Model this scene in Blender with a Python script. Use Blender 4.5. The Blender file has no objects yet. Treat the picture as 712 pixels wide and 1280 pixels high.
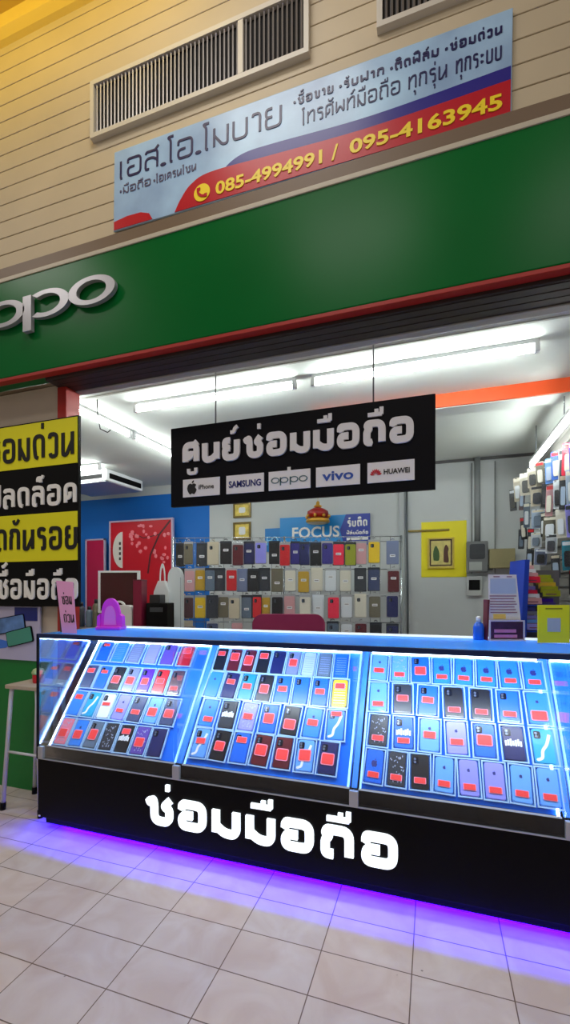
import bpy, bmesh, math, random
from mathutils import Vector, Matrix, Euler
random.seed(7)
SC = bpy.context.scene
COL = SC.collection
PI = math.pi

# ------------------------------------------------------------------ materials
def lin(c):
    return tuple(((v/12.92) if v <= 0.04045 else ((v+0.055)/1.055)**2.4) for v in [x/255.0 for x in c])

MATS = {}
def mat(name, rgb, rough=0.5, metal=0.0, emit=0.0, spec=0.5, coat=0.0, noise=0.0, nscale=8.0, alpha=1.0, bump=0.0):
    if name in MATS: return MATS[name]
    m = bpy.data.materials.new(name); m.use_nodes = True
    nt = m.node_tree; b = nt.nodes['Principled BSDF']
    c = lin(rgb) + (1.0,)
    b.inputs['Base Color'].default_value = c
    b.inputs['Roughness'].default_value = rough
    b.inputs['Metallic'].default_value = metal
    b.inputs['Specular IOR Level'].default_value = spec
    b.inputs['Coat Weight'].default_value = coat
    b.inputs['Alpha'].default_value = alpha
    if emit:
        b.inputs['Emission Color'].default_value = c
        b.inputs['Emission Strength'].default_value = emit
    if noise or bump:
        tc = nt.nodes.new('ShaderNodeTexCoord'); n = nt.nodes.new('ShaderNodeTexNoise')
        n.inputs['Scale'].default_value = nscale; n.inputs['Detail'].default_value = 5
        nt.links.new(tc.outputs['Object'], n.inputs['Vector'])
        if noise:
            r = nt.nodes.new('ShaderNodeValToRGB')
            lo = tuple(v*(1-noise) for v in c[:3])+(1,); hi = tuple(min(1, v*(1+noise)) for v in c[:3])+(1,)
            r.color_ramp.elements[0].position = .3; r.color_ramp.elements[1].position = .7
            r.color_ramp.elements[0].color = lo; r.color_ramp.elements[1].color = hi
            nt.links.new(n.outputs['Fac'], r.inputs['Fac']); nt.links.new(r.outputs['Color'], b.inputs['Base Color'])
        if bump:
            bp = nt.nodes.new('ShaderNodeBump'); bp.inputs['Strength'].default_value = bump
            bp.inputs['Distance'].default_value = 0.01
            nt.links.new(n.outputs['Fac'], bp.inputs['Height']); nt.links.new(bp.outputs['Normal'], b.inputs['Normal'])
    MATS[name] = m
    return m

def glass_mat(name, tint, refl=0.06, rough=0.02):
    m = bpy.data.materials.new(name); m.use_nodes = True
    nt = m.node_tree; nt.nodes.clear()
    o = nt.nodes.new('ShaderNodeOutputMaterial'); mx = nt.nodes.new('ShaderNodeMixShader')
    t = nt.nodes.new('ShaderNodeBsdfTransparent'); g = nt.nodes.new('ShaderNodeBsdfGlossy')
    t.inputs['Color'].default_value = tint + (1,)
    g.inputs['Roughness'].default_value = rough; g.inputs['Color'].default_value = (1, 1, 1, 1)
    f = nt.nodes.new('ShaderNodeLayerWeight'); f.inputs['Blend'].default_value = 0.25
    mm = nt.nodes.new('ShaderNodeMath'); mm.operation = 'MULTIPLY_ADD'
    mm.inputs[1].default_value = 0.28; mm.inputs[2].default_value = refl*0.3
    nt.links.new(f.outputs['Fresnel'], mm.inputs[0])
    nt.links.new(mm.outputs[0], mx.inputs['Fac']); nt.links.new(t.outputs[0], mx.inputs[1])
    nt.links.new(g.outputs[0], mx.inputs[2]); nt.links.new(mx.outputs[0], o.inputs['Surface'])
    MATS[name] = m
    return m

def floor_mat():
    m = bpy.data.materials.new('floor_tiles'); m.use_nodes = True
    nt = m.node_tree; N = nt.nodes; L = nt.links; b = N['Principled BSDF']
    tc = N.new('ShaderNodeTexCoord'); mp = N.new('ShaderNodeMapping')
    L.new(tc.outputs['Object'], mp.inputs['Vector'])
    br = N.new('ShaderNodeTexBrick'); L.new(mp.outputs[0], br.inputs['Vector'])
    mp.inputs['Location'].default_value = (0.0715, -0.070, 0)
    br.offset = 0; br.squash = 1; br.inputs['Scale'].default_value = 1
    br.inputs['Brick Width'].default_value = 0.3275; br.inputs['Row Height'].default_value = 0.1945
    br.inputs['Mortar Size'].default_value = 0.0022; br.inputs['Mortar Smooth'].default_value = 0.2
    br.inputs['Color1'].default_value = lin((224, 209, 201))+(1,); br.inputs['Color2'].default_value = lin((216, 207, 209))+(1,)
    br.inputs['Mortar'].default_value = lin((118, 98, 88))+(1,); br.inputs['Bias'].default_value = 0
    n = N.new('ShaderNodeTexNoise'); n.inputs['Scale'].default_value = 4.5; n.inputs['Detail'].default_value = 7; n.inputs['Distortion'].default_value = 1.2
    L.new(tc.outputs['Object'], n.inputs['Vector'])
    r = N.new('ShaderNodeValToRGB'); r.color_ramp.elements[0].position = .35; r.color_ramp.elements[1].position = .68
    r.color_ramp.elements[0].color = (.84, .75, .70, 1); r.color_ramp.elements[1].color = (1, 1, 1, 1)
    L.new(n.outputs['Fac'], r.inputs['Fac'])
    mx = N.new('ShaderNodeMixRGB'); mx.blend_type = 'MULTIPLY'; mx.inputs['Fac'].default_value = .85
    L.new(br.outputs['Color'], mx.inputs[1]); L.new(r.outputs['Color'], mx.inputs[2])
    n2 = N.new('ShaderNodeTexNoise'); n2.inputs['Scale'].default_value = 19; n2.inputs['Detail'].default_value = 3
    L.new(tc.outputs['Object'], n2.inputs['Vector'])
    r2 = N.new('ShaderNodeValToRGB'); r2.color_ramp.elements[0].position = .745; r2.color_ramp.elements[1].position = .77
    r2.color_ramp.elements[0].color = (1, 1, 1, 1); r2.color_ramp.elements[1].color = (.25, .22, .2, 1)
    L.new(n2.outputs['Fac'], r2.inputs['Fac'])
    m2 = N.new('ShaderNodeMixRGB'); m2.blend_type = 'MULTIPLY'; m2.inputs['Fac'].default_value = .8
    L.new(mx.outputs[0], m2.inputs[1]); L.new(r2.outputs['Color'], m2.inputs[2])
    L.new(m2.outputs[0], b.inputs['Base Color'])
    b.inputs['Roughness'].default_value = .33; b.inputs['Specular IOR Level'].default_value = .4
    return m

W_BEIGE = mat('beige_siding', (198, 184, 158), .6, noise=.05, nscale=3)
W_BEIGE2 = mat('beige_wall', (205, 190, 172), .7, noise=.05, nscale=3)
BROWN = mat('brown_flashing', (112, 92, 74), .5)
CAPW = mat('pale_cap', (190, 182, 165), .5)
GOLD_CEIL = mat('golden_ceiling', (214, 178, 70), .7)
COVE = mat('cove_plaster', (232, 205, 110), .7)
VENTW = mat('vent_white', (205, 200, 190), .45)
VENTD = mat('vent_dark', (22, 20, 22), .8)
VENTF = mat('vent_fin', (140, 137, 138), .4, metal=.5)
GREEN = mat('green_fascia', (0, 100, 42), .3, spec=.13, noise=.08, nscale=1.2)
GREENP = mat('green_panel', (0, 120, 45), .45)
SILVER = mat('brushed_silver', (168, 168, 175), .35, metal=.35)
RED_TRIM = mat('red_trim', (165, 30, 20), .5)
SHUTTER = mat('dark_brown_shutter', (44, 32, 28), .5)
GREYLIP = mat('grey_lip', (160, 158, 150), .5)
CEILW = mat('ceiling_white', (222, 228, 222), .8, noise=.03, nscale=2)
WALLG = mat('pale_grey_wall', (198, 203, 204), .7, noise=.04, nscale=2)
WALLD = mat('grey_wall', (170, 168, 164), .7, noise=.05, nscale=2)
BLUEW = mat('blue_wall', (8, 106, 196), .6)
ORANGE = mat('orange_band', (245, 92, 38), .5)
BLACKG = mat('black_gloss', (6, 5, 8), .3, spec=.12)
BLACK = mat('black_matte', (7, 6, 8), .55, spec=.15)
BLACKS = mat('black_sign', (10, 10, 18), .5, spec=.15)
YELLOW = mat('sign_yellow', (238, 232, 16), .5)
LETTERW = mat('letter_white', (246, 246, 244), .45)
LETTERG = mat('letter_silver', (244, 243, 247), .45)
LETTERB = mat('letter_black', (14, 12, 16), .5)
ALU = mat('aluminium', (188, 192, 198), .35, metal=.6)
WHITE = mat('white_plastic', (236, 238, 240), .4)
TUBE = mat('tube_glow', (248, 255, 250), emit=50.0)
LED = mat('led_glow', (220, 240, 255), emit=9.0)
LEDB = mat('led_glow_soft', (150, 205, 255), emit=1.1)
PURPLE = mat('purple_led', (40, 0, 255), emit=3.0)
GLOWL = mat('glowing_letter', (240, 250, 255), emit=1.15)
SLOPE = mat('led_tinted_board', (24, 112, 232), .6, spec=.12)  # blue of the LED light put into the colour of a white board
TOPBLUE = mat('glow_tinted_top', (84, 178, 255), .25, spec=.6)  # glass top; blue glow of the lit trays put into its colour
_b = TOPBLUE.node_tree; _p = _b.nodes['Principled BSDF']; _t = _b.nodes.new('ShaderNodeBsdfTranslucent'); _t.inputs['Color'].default_value = lin((120, 210, 255))+(1,)
_m = _b.nodes.new('ShaderNodeMixShader'); _m.inputs['Fac'].default_value = .5
_b.links.new(_p.outputs[0], _m.inputs[1]); _b.links.new(_t.outputs[0], _m.inputs[2]); _b.links.new(_m.outputs[0], _b.nodes['Material Output'].inputs['Surface'])
GLASS = glass_mat('clear_glass', (.97, .985, 1.0), .05)
CLEARP = mat('clear_box_plastic', (70, 150, 242), .4, spec=.2, alpha=.40)
RIMP = mat('clear_box_rim', (186, 224, 255), .25, spec=.6, alpha=.75)
STKP = mat('sticker_pink', (255, 150, 178), .5)
STKR = mat('sticker_red', (255, 62, 58), .5)
LENS = mat('lens_black', (12, 14, 28), .2)
CARDW = mat('packing_card', (168, 170, 174), .6)
BLISTER = mat('blister_plastic', (200, 206, 210), .15, alpha=.05, spec=.4)
CHROME = mat('chrome_wire', (190, 195, 200), .25, metal=.8)
FLOOR = floor_mat()

# ------------------------------------------------------------------ mesh builder
class M:
    def __init__(self): self.bm = bmesh.new(); self.mats = []; self.i = 0
    def use(self, m):
        if m not in self.mats: self.mats.append(m)
        self.i = self.mats.index(m); return self
    def _tag(self, faces):
        for f in faces: f.material_index = self.i
    def merge(self, b, mtx=None):
        if mtx is not None: b.transform(mtx)
        vm = {v: self.bm.verts.new(v.co) for v in b.verts}
        for f in b.faces:
            try: nf = self.bm.faces.new([vm[v] for v in f.verts]); nf.material_index = self.i; nf.smooth = f.smooth
            except ValueError: pass
        b.free(); return self
    def box(self, x0, y0, z0, x1, y1, z1, bev=0.0, mtx=None, seg=2):
        b = bmesh.new(); bmesh.ops.create_cube(b, size=1)
        s = Matrix.Diagonal((abs(x1-x0), abs(y1-y0), abs(z1-z0), 1))
        b.transform(Matrix.Translation(((x0+x1)/2, (y0+y1)/2, (z0+z1)/2)) @ s)
        if bev: bmesh.ops.bevel(b, geom=b.edges[:], offset=bev, segments=seg, affect='EDGES', profile=.6)
        return self.merge(b, mtx)
    def cyl(self, p, q, r, r2=None, n=12, caps=True):
        p, q = Vector(p), Vector(q); d = q-p; b = bmesh.new()
        bmesh.ops.create_cone(b, cap_ends=caps, segments=n, radius1=r, radius2=r if r2 is None else r2, depth=d.length)
        for f in b.faces: f.smooth = len(f.verts) == 4
        return self.merge(b, Matrix.Translation((p+q)/2) @ d.to_track_quat('Z', 'Y').to_matrix().to_4x4())
    def ball(self, c, r, s=(1, 1, 1), n=12):
        b = bmesh.new(); bmesh.ops.create_uvsphere(b, u_segments=n, v_segments=max(6, n//2), radius=r)
        for f in b.faces: f.smooth = True
        return self.merge(b, Matrix.Translation(c) @ Matrix.Diagonal((*s, 1)))
    def tube(self, pts, r, n=6):
        pts = [Vector(p) for p in pts]; rings = []
        for i, p in enumerate(pts):
            d = (pts[min(i+1, len(pts)-1)]-pts[max(i-1, 0)]).normalized()
            qd = d.to_track_quat('Z', 'Y')
            rings.append([self.bm.verts.new(p + qd @ Vector((r*math.cos(2*PI*k/n), r*math.sin(2*PI*k/n), 0))) for k in range(n)])
        for a, b in zip(rings, rings[1:]):
            for k in range(n):
                f = self.bm.faces.new([a[k], a[(k+1) % n], b[(k+1) % n], b[k]]); f.material_index = self.i; f.smooth = True
        self._tag([self.bm.faces.new(rings[0][::-1]), self.bm.faces.new(rings[-1])]); return self
    def lathe(self, prof, c=(0, 0, 0), n=16):
        rings = []
        for r, z in prof:
            rings.append([self.bm.verts.new((c[0]+max(r, .0003)*math.cos(2*PI*k/n), c[1]+max(r, .0003)*math.sin(2*PI*k/n), c[2]+z)) for k in range(n)])
        for a, b in zip(rings, rings[1:]):
            for k in range(n):
                f = self.bm.faces.new([a[k], a[(k+1) % n], b[(k+1) % n], b[k]]); f.material_index = self.i; f.smooth = True
        self._tag([self.bm.faces.new(rings[0][::-1]), self.bm.faces.new(rings[-1])]); return self
    def prism(self, pts, y0, y1, mtx=None):
        """outline in X,Z, from y0 (front) to y1 (back)"""
        a = [self.bm.verts.new((x, y0, z)) for x, z in pts]; b = [self.bm.verts.new((x, y1, z)) for x, z in pts]
        if mtx is not None:
            for v in a+b: v.co = mtx @ v.co
        n = len(pts); fs = [self.bm.faces.new(a), self.bm.faces.new(b[::-1])]
        for k in range(n): fs.append(self.bm.faces.new([a[k], b[k], b[(k+1) % n], a[(k+1) % n]]))
        self._tag(fs); return self
    def rrect(self, x0, z0, x1, z1, r, y0, y1, mtx=None, n=4):
        return self.prism(rr(x0, z0, x1, z1, r, n), y0, y1, mtx)
    def frame(self, x0, z0, x1, z1, t, y0, y1):
        self.box(x0, y0, z0, x0+t, y1, z1); self.box(x1-t, y0, z0, x1, y1, z1)
        self.box(x0+t, y0, z0, x1-t, y1, z0+t); return self.box(x0+t, y0, z1-t, x1-t, y1, z1)
    def ring(self, cx, cz, rx, rz, tx, tz, y0, y1, n=40, a0=0, a1=360, shift=0):
        """elliptic ring (or arc), shift moves the inner hole in x"""
        full = abs(a1-a0) >= 360; N = n if full else n+1; L = []
        for k in range(N):
            a = math.radians(a0+(a1-a0)*k/n); c, s = math.cos(a), math.sin(a)
            L.append([self.bm.verts.new(v) for v in ((cx+rx*c, y0, cz+rz*s), (cx+shift+(rx-tx)*c, y0, cz+(rz-tz)*s),
                                                    (cx+shift+(rx-tx)*c, y1, cz+(rz-tz)*s), (cx+rx*c, y1, cz+rz*s))])
        fs = []
        for k in range(n):
            a, b = L[k], L[(k+1) % N]
            for j in range(4): fs.append(self.bm.faces.new([a[j], a[(j+1) % 4], b[(j+1) % 4], b[j]]))
        if not full: fs += [self.bm.faces.new(L[0][::-1]), self.bm.faces.new(L[-1])]
        self._tag(fs); return self
    def ribbon(self, pts, t, y0, y1):
        P = [Vector((p[0], p[1])) for p in pts]
        Q = [P[0]]
        for p in P[1:]:
            if (p-Q[-1]).length > 1e-5: Q.append(p)
        P = Q
        if len(P) < 2: return self
        h = t/2
        for i in range(len(P)-1):
            a, b = P[i], P[i+1]; d = (b-a).normalized(); e = Vector((-d.y, d.x))*h; self.k = getattr(self, 'k', 0)+1
            yf = y0-1.5e-6*(self.k % 400)*(1 if y1 > y0 else -1)
            self.prism([(a.x+e.x, a.y+e.y), (a.x-e.x, a.y-e.y), (b.x-e.x, b.y-e.y), (b.x+e.x, b.y+e.y)], yf, y1)
            if i:
                c = (a-P[i-1]).normalized(); turn = abs(c.x*d.y-c.y*d.x)
                if turn > .02 or c.dot(d) < 0:
                    self.k += 1
                    self.prism(ell(a.x, a.y, h, h, 14), y0-1.5e-6*(self.k % 400)*(1 if y1 > y0 else -1), y1)
        return self
    def build(self, name, parent=None, loc=(0, 0, 0), rot=(0, 0, 0), m=None):
        bmesh.ops.recalc_face_normals(self.bm, faces=self.bm.faces[:])
        me = bpy.data.meshes.new(name); self.bm.to_mesh(me); self.bm.free()
        for x in self.mats: me.materials.append(x)
        o = bpy.data.objects.new(name, me); COL.objects.link(o)
        o.location = loc; o.rotation_euler = rot
        if parent is not None: o.parent = parent
        return o

def rr(x0, z0, x1, z1, r, n=4):
    out = []
    for cx, cz, a in ((x1-r, z1-r, 0), (x0+r, z1-r, 90), (x0+r, z0+r, 180), (x1-r, z0+r, 270)):
        for k in range(n+1):
            t = math.radians(a+90*k/n); out.append((cx+r*math.cos(t), cz+r*math.sin(t)))
    return out
def ell(cx, cz, rx, rz, n=20, a0=0, a1=360):
    full = a1-a0 == 360
    return [(cx+rx*math.cos(math.radians(a0+(a1-a0)*k/n)), cz+rz*math.sin(math.radians(a0+(a1-a0)*k/n))) for k in range(n if full else n+1)]
def nm(m): return M().use(m)

def tag(o, label, cat, group=None, kind=None):
    o['label'] = label; o['category'] = cat
    if group: o['group'] = group
    if kind: o['kind'] = kind
    return o
def thing(name, label, cat, loc=(0, 0, 0), rot=(0, 0, 0), group=None):
    o = bpy.data.objects.new(name, None); COL.objects.link(o); o.empty_display_size = .05
    o.location = loc; o.rotation_euler = rot
    return tag(o, label, cat, group)
def struct(o): o['kind'] = 'structure'; return o
def dup(root, loc, rot, label, group=None):
    r = root.copy(); COL.objects.link(r); r.location = loc; r.rotation_euler = rot; r['label'] = label
    if group: r['group'] = group
    for ch in list(root.children):
        c = ch.copy(); COL.objects.link(c); c.parent = r
        for g in ch.children:
            d = g.copy(); COL.objects.link(d); d.parent = c
    return r
ORD = ['first', 'second', 'third', 'fourth', 'fifth', 'sixth', 'seventh', 'eighth', 'ninth', 'tenth', 'eleventh', 'twelfth',
       'thirteenth', 'fourteenth', 'fifteenth', 'sixteenth', 'seventeenth', 'eighteenth', 'nineteenth', 'twentieth']

# ------------------------------------------------------------------ stroke lettering (loopless Thai)
G = {
 'ม': (.86, [[(0, 1), (0, 0)], [(0, .62), (.62, 0), (1, 0), (1, 1)]]),
 'น': (.86, [[(0, 1), (0, 0), (.38, 0), (1, .62)], [(1, 1), (1, 0)]]),
 'อ': (.92, [[(.52, .5), (0, .5), (0, 0), (1, 0), (1, 1), (0, 1), (0, .76)]]),
 'ซ': (.95, [[(0, 1), (.06, .8), (.2, 1), (.26, .7), (.26, 0), (1, 0), (1, .6), (.74, .72), (1.04, 1.04)]]),
 'ช': (.95, [[(0, 1), (.24, 1), (.24, 0), (1, 0), (1, .62), (.8, .74), (1.02, 1.02)]]),
 'ศ': (.86, [[(0, 0), (0, 1), (.85, 1), (1, .8), (1, 0)], [(0, .22), (.5, .3), (.5, .62)], [(.75, .95), (1.08, 1.16)]]),
 'ค': (.84, [[(0, 0), (0, 1), (1, 1), (1, 0)], [(0, .25), (.5, .3), (.5, .6)]]),
 'ด': (.84, [[(.4, .0), (.12, .05), (0, .45), (0, 1), (1, 1), (1, 0)]]),
 'ต': (.9, [[(.4, .0), (.12, .05), (0, .45), (0, 1), (.4, 1), (.5, .82), (.6, 1), (1, 1), (1, 0)]]),
 'ล': (.84, [[(0, .88), (.06, 1), (1, 1), (1, 0)], [(1, .42), (.6, .62), (0, .6), (0, 0), (.3, 0)]]),
 'ส': (.84, [[(0, .88), (.06, 1), (.9, 1), (1, .85), (1, 0)], [(1, .42), (.6, .62), (0, .6), (0, 0), (.3, 0)], [(.72, .95), (1.1, 1.22)]]),
 'ว': (.7, [[(0, .82), (.05, 1), (1, 1), (1, 0), (.2, 0), (.1, .14)]]),
 'ย': (.86, [[(.42, 1), (0, 1), (0, .56), (.42, .56)], [(.1, .56), (0, .45), (0, 0), (1, 0), (1, 1)]]),
 'ก': (.82, [[(0, 0), (0, .6), (.16, .74), (0, .86), (.08, 1), (1, 1), (1, 0)]]),
 'ถ': (.88, [[(.34, 0), (0, 0), (0, .58), (.18, .74), (0, .86), (.08, 1), (1, 1), (1, 0)]]),
 'ร': (.66, [[(1, .92), (.8, 1), (0, 1), (0, .6), (1, .6), (1, 0), (.45, 0)]]),
 'บ': (.82, [[(0, 1), (0, 0), (1, 0), (1, 1)]]),
 'ป': (.82, [[(0, 1), (0, 0), (1, 0), (1, 1.38)]]),
 'ท': (.84, [[(0, 1), (0, 0)], [(0, .6), (.5, 1), (1, 1), (1, 0)]]),
 'พ': (.95, [[(0, 1), (0, 0), (.5, .62), (1, 0), (1, 1)]]),
 'ฟ': (.95, [[(0, 1), (0, 0), (.5, .62), (1, 0), (1, 1.38)]]),
 'ฝ': (.95, [[(0, 1), (0, 0), (.5, .42), (1, 0), (1, 1.38)]]),
 'ข': (.8, [[(0, .9), (.1, 1), (.25, 1), (.25, 0), (1, 0), (1, 1)]]),
 'ผ': (.86, [[(0, 1), (0, 0), (.5, .4), (1, 0), (1, 1)]]),
 'จ': (.74, [[(0, .85), (.05, 1), (1, 1), (1, 0), (.5, 0), (.5, .5), (0, .5)]]),
 'ง': (.66, [[(.55, 1), (1, 1), (1, 0), (.4, 0), (0, .55)]]),
 'เ': (.26, [[(0, 1), (0, 0), (.6, 0)]]),
 'โ': (.34, [[(.9, 0), (.4, 0), (.4, 1.22), (-.5, 1.42), (1.1, 1.42)]]),
 'า': (.5, [[(0, .88), (.05, 1), (1, 1), (1, 0)]]),
 'ะ': (.45, [[(0, .85), (.15, .66), (1, .8)], [(0, .35), (.15, .16), (1, .3)]]),
 '.': (.2, [[(.2, 0), (.8, 0)]]),
 '•': (.34, [[(.3, .45), (.7, .45)]]),
 ' ': (.34, []),
}
GBOLD = {'ม': (.88, [[(0, 1), (0, 0)], [(0, .30), (.42, 0), (1, 0), (1, 1)]]), 'น': (.88, [[(0, 1), (0, 0), (.58, 0), (1, .30)], [(1, 1), (1, 0)]])}
MK = {  # marks over / under the last letter, x as a share of its width, z in letter heights
 '่': [[(.92, 1.2), (.92, 1.42)]],
 '้': [[(.5, 1.32), (.6, 1.22), (.75, 1.3), (1.02, 1.42)]],
 '็': [[(.45, 1.18), (.45, 1.36), (1.0, 1.36), (1.05, 1.46)], [(.6, 1.22), (.95, 1.22)]],
 '์': [[(.45, 1.2), (.75, 1.2), (.8, 1.34), (1.05, 1.44)]],
 'ั': [[(.35, 1.36), (.45, 1.2), (.8, 1.2), (1.06, 1.38)]],
 'ิ': [[(.0, 1.2), (1, 1.2), (.75, 1.4), (.25, 1.36), (0, 1.2)]],
 'ี': [[(.0, 1.2), (1, 1.2), (.6, 1.38), (.2, 1.34)], [(1, 1.2), (1, 1.46)]],
 'ื': [[(.06, 1.2), (1, 1.2)], [(.64, 1.2), (.64, 1.4)], [(.97, 1.18), (.97, 1.46)]],
 'ุ': [[(.7, -.2), (.95, -.2), (.95, -.46)]],
 'ู': [[(.3, -.18), (.3, -.38), (.95, -.38), (.95, -.16)]],
}
def rnd(pts, r):
    if len(pts) < 3: return pts
    P = [Vector(p) for p in pts]; out = [P[0]]
    for i in range(1, len(P)-1):
        a, p, b = P[i-1], P[i], P[i+1]; la, lb = (a-p).length, (b-p).length
        k = min(r, la*.48, lb*.48)
        s, e = p+(a-p)*(k/max(la, 1e-6)), p+(b-p)*(k/max(lb, 1e-6))
        for j in range(6):
            t = j/5; out.append(s*(1-t)**2 + p*2*t*(1-t) + e*t*t)
    return out+[P[-1]]
def word(mt, text, parent, x0, x1, z0, h, t, yf, yb, gap=.2, rad=.22, name='letter', xf=None):
    """one mesh per letter, its vowel and tone marks with it"""
    for i in range(len(text)):
        if text[i] in MK or text[i] == ' ': continue
        m = nm(mt); thai(m, text, x0, x1, z0, h, t, yf, yb, gap, rad, only=i)
        if xf is not None: m.bm.transform(xf)
        m.build(name, parent)
def thai(m, text, x0, x1, z0, h, t, yf, yb, gap=.2, rad=.22, slope=0.0, only=None):
    adv = []; tot = 0
    for ch in text:
        if ch in MK: adv.append(None); continue
        adv.append(tot); tot += G[ch][0] + (gap if ch != ' ' else 0)
    tot -= gap; sx = (x1-x0)/tot; cur = None; tone = 0; base = -1
    for ci, (ch, a) in enumerate(zip(text, adv)):
        if a is not None: base = ci
        skip = only is not None and base != only
        if a is not None:
            w, st = (GBOLD if t > .22*h and ch in GBOLD else G)[ch]; cur = (x0+a*sx, w*sx); tone = 0
            for s in ([] if skip else st):
                pts = [(cur[0]+t/2+p[0]*max(cur[1]-t, t*.2), z0+t/2+p[1]*(h-t)) for p in s]
                pts = [(x, z+slope*(x-x0)) for x, z in pts]
                m.ribbon([tuple(v) for v in rnd(pts, rad*h)], t, yf, yb) if ch not in '•.' else m.prism(ell((pts[0][0]+pts[1][0])/2, pts[0][1], max(t*.75, .17*h), max(t*.75, .17*h) if ch == '•' else t*.75, 12), yf, yb)
        else:
            up = 0
            if ch in '่้์' and tone: up = .34
            if ch in 'ืิีั': tone = 1
            for s in ([] if skip else MK[ch]):
                pts = [(cur[0]+t/2+p[0]*(cur[1]-t), z0+(p[1]+up)*h) for p in s]
                pts = [(x, z+slope*(x-x0)) for x, z in pts]
                m.ribbon([tuple(v) for v in rnd(pts, .08*h)], min(t*.8, .15*h), yf, yb)
    return m
DG = bpy.context.evaluated_depsgraph_get
def latin(m, text, x0, x1, z0, h, yf, yb, bold=0.0, slope=0.0):
    cu = bpy.data.curves.new('glyphs', 'FONT'); cu.body = text; cu.size = 1; cu.offset = bold; cu.extrude = .1; cu.resolution_u = 3
    o = bpy.data.objects.new('glyphs', cu); COL.objects.link(o)
    me = bpy.data.meshes.new_from_object(o.evaluated_get(DG()))
    b = bmesh.new(); b.from_mesh(me); bpy.data.objects.remove(o); bpy.data.curves.remove(cu); bpy.data.meshes.remove(me)
    xs = [v.co.x for v in b.verts]; ys = [v.co.y for v in b.verts]
    ax, bx, ay, by = min(xs), max(xs), min(ys), max(ys)
    for v in b.verts:
        x = x0+(v.co.x-ax)/(bx-ax)*(x1-x0); z = z0+(v.co.y-ay)/(by-ay)*h + slope*(x-x0)
        v.co = (x, yf if v.co.z > 0 else yb, z)
    return m.merge(b)

# ------------------------------------------------------------------ camera
cam = bpy.data.cameras.new('camera'); co = bpy.data.objects.new('camera', cam); COL.objects.link(co)
co.location = (0, 0, 1.35); co.rotation_euler = (PI/2, 0, math.atan2(185, 554))
cam.sensor_fit = 'HORIZONTAL'; cam.sensor_width = 36; cam.lens = 554/712*36; cam.shift_y = 100/712
cam.clip_start = .02
SC.camera = co

# ================================================================== SETTING
XL, XR = -6.2, 2.4
struct(nm(FLOOR).box(XL-1, -5, -.06, XR+1, 5.4, 0).build('floor'))
# upper wall: horizontal boards with shadow grooves
w = nm(W_BEIGE); z = 3.30; pitch = .1157; z = 5.079-16*pitch
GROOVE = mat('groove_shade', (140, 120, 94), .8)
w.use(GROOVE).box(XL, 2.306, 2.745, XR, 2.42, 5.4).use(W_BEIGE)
while z < 5.3:
    w.box(XL, 2.3, z+.0025, XR, 2.32, z+pitch-.0025, bev=.002, seg=1); z += pitch
struct(w.build('wall_upper'))
struct(nm(GOLD_CEIL).box(XL, -1.6, 5.225, XR, 2.45, 5.32).build('ceiling'))
cv = nm(COVE); cv.prism([(0, 0), (.0, .1), (.11, .1), (.08, .055), (.035, .02)], XL, XR)
o = cv.build('trim_1'); o.rotation_euler = (0, 0, -PI/2); o.location = (0, 2.3, 5.13); o.scale = (-1, 1, 1)
bpy.data.objects.remove(o)
cv = nm(COVE); a = [(2.3, 5.13), (2.27, 5.14), (2.235, 5.17), (2.215, 5.226), (2.3, 5.226)]
va = [cv.bm.verts.new((XL, y, z)) for y, z in a]; vb = [cv.bm.verts.new((XR, y, z)) for y, z in a]
for k in range(5): cv.bm.faces.new([va[k], vb[k], vb[(k+1) % 5], va[(k+1) % 5]])
cv.bm.faces.new(va); cv.bm.faces.new(vb[::-1])
struct(cv.build('trim_1'))
# walls flanking the opening
struct(nm(W_BEIGE2).box(XL, 2.33, 0, -2.35, 2.42, 2.73).build('wall_left'))
struct(nm(W_BEIGE2).box(1.9, 2.33, 0, XR, 2.42, 2.73).build('wall_right'))
struct(nm(GREENP).box(XL, 2.312, 0, -2.42, 2.33, .885).build('trim_2'))
struct(nm(RED_TRIM).box(-2.352, 2.30, 0, -2.28, 2.42, 2.70, bev=.004).build('trim_3'))
struct(nm(RED_TRIM).box(XL, 2.152, 2.718, XR, 2.20, 2.738, bev=.002).build('trim_4'))
struct(nm(BROWN).box(XL, 2.2, 3.38, XR, 2.31, 3.50).build('trim_5'))
# roller shutter box over the opening
s = thing('shutter_box', 'dark brown roller shutter box above the shop opening', 'shutter', (-.3, 2.3, 2.70))
nm(SHUTTER).box(-2.05, -.1, .0, 2.6, .085, .035, bev=.004).build('housing', s)
m = nm(SHUTTER)
for i in range(3): m.box(-2.0, -.085+i*.052, -.003, 2.6, -.04+i*.052, .002, bev=.001)
m.build('slat_edge', s)
nm(GREYLIP).box(-2.05, .085, -.006, 2.6, .14, .03, bev=.003).build('lip', s)
# shop interior
struct(nm(CEILW).box(XL, 2.42, 2.80, 1.2, 5.3, 2.88).build('ceiling_1'))
wb = nm(WALLG).box(-2.78, 5.2, 0, 1.2, 5.3, 2.8)
wb.use(BLUEW).box(XL, 5.2, 0, -2.78, 5.3, 2.68).use(WALLG).box(XL, 5.2, 2.68, -2.78, 5.3, 2.8)
struct(wb.build('wall_back'))
struct(nm(WALLD).box(1.05, 2.42, 0, 1.2, 5.2, 2.8).build('wall_shop_right'))
struct(nm(WALLG).box(XL, 2.42, 0, XL+.1, 5.2, 2.8).build('wall_shop_left'))
struct(nm(mat('wall_joint', (92, 92, 92), .6)).box(-1.0, 5.185, 2.77, 1.05, 5.2, 2.8).build('trim_6'))
struct(nm(ORANGE).box(-.9, 3.44, 2.705, 1.05, 3.455, 2.80).use(CEILW).box(-.9, 3.455, 2.70, 1.05, 3.62, 2.80).build('trim_7'))
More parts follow.
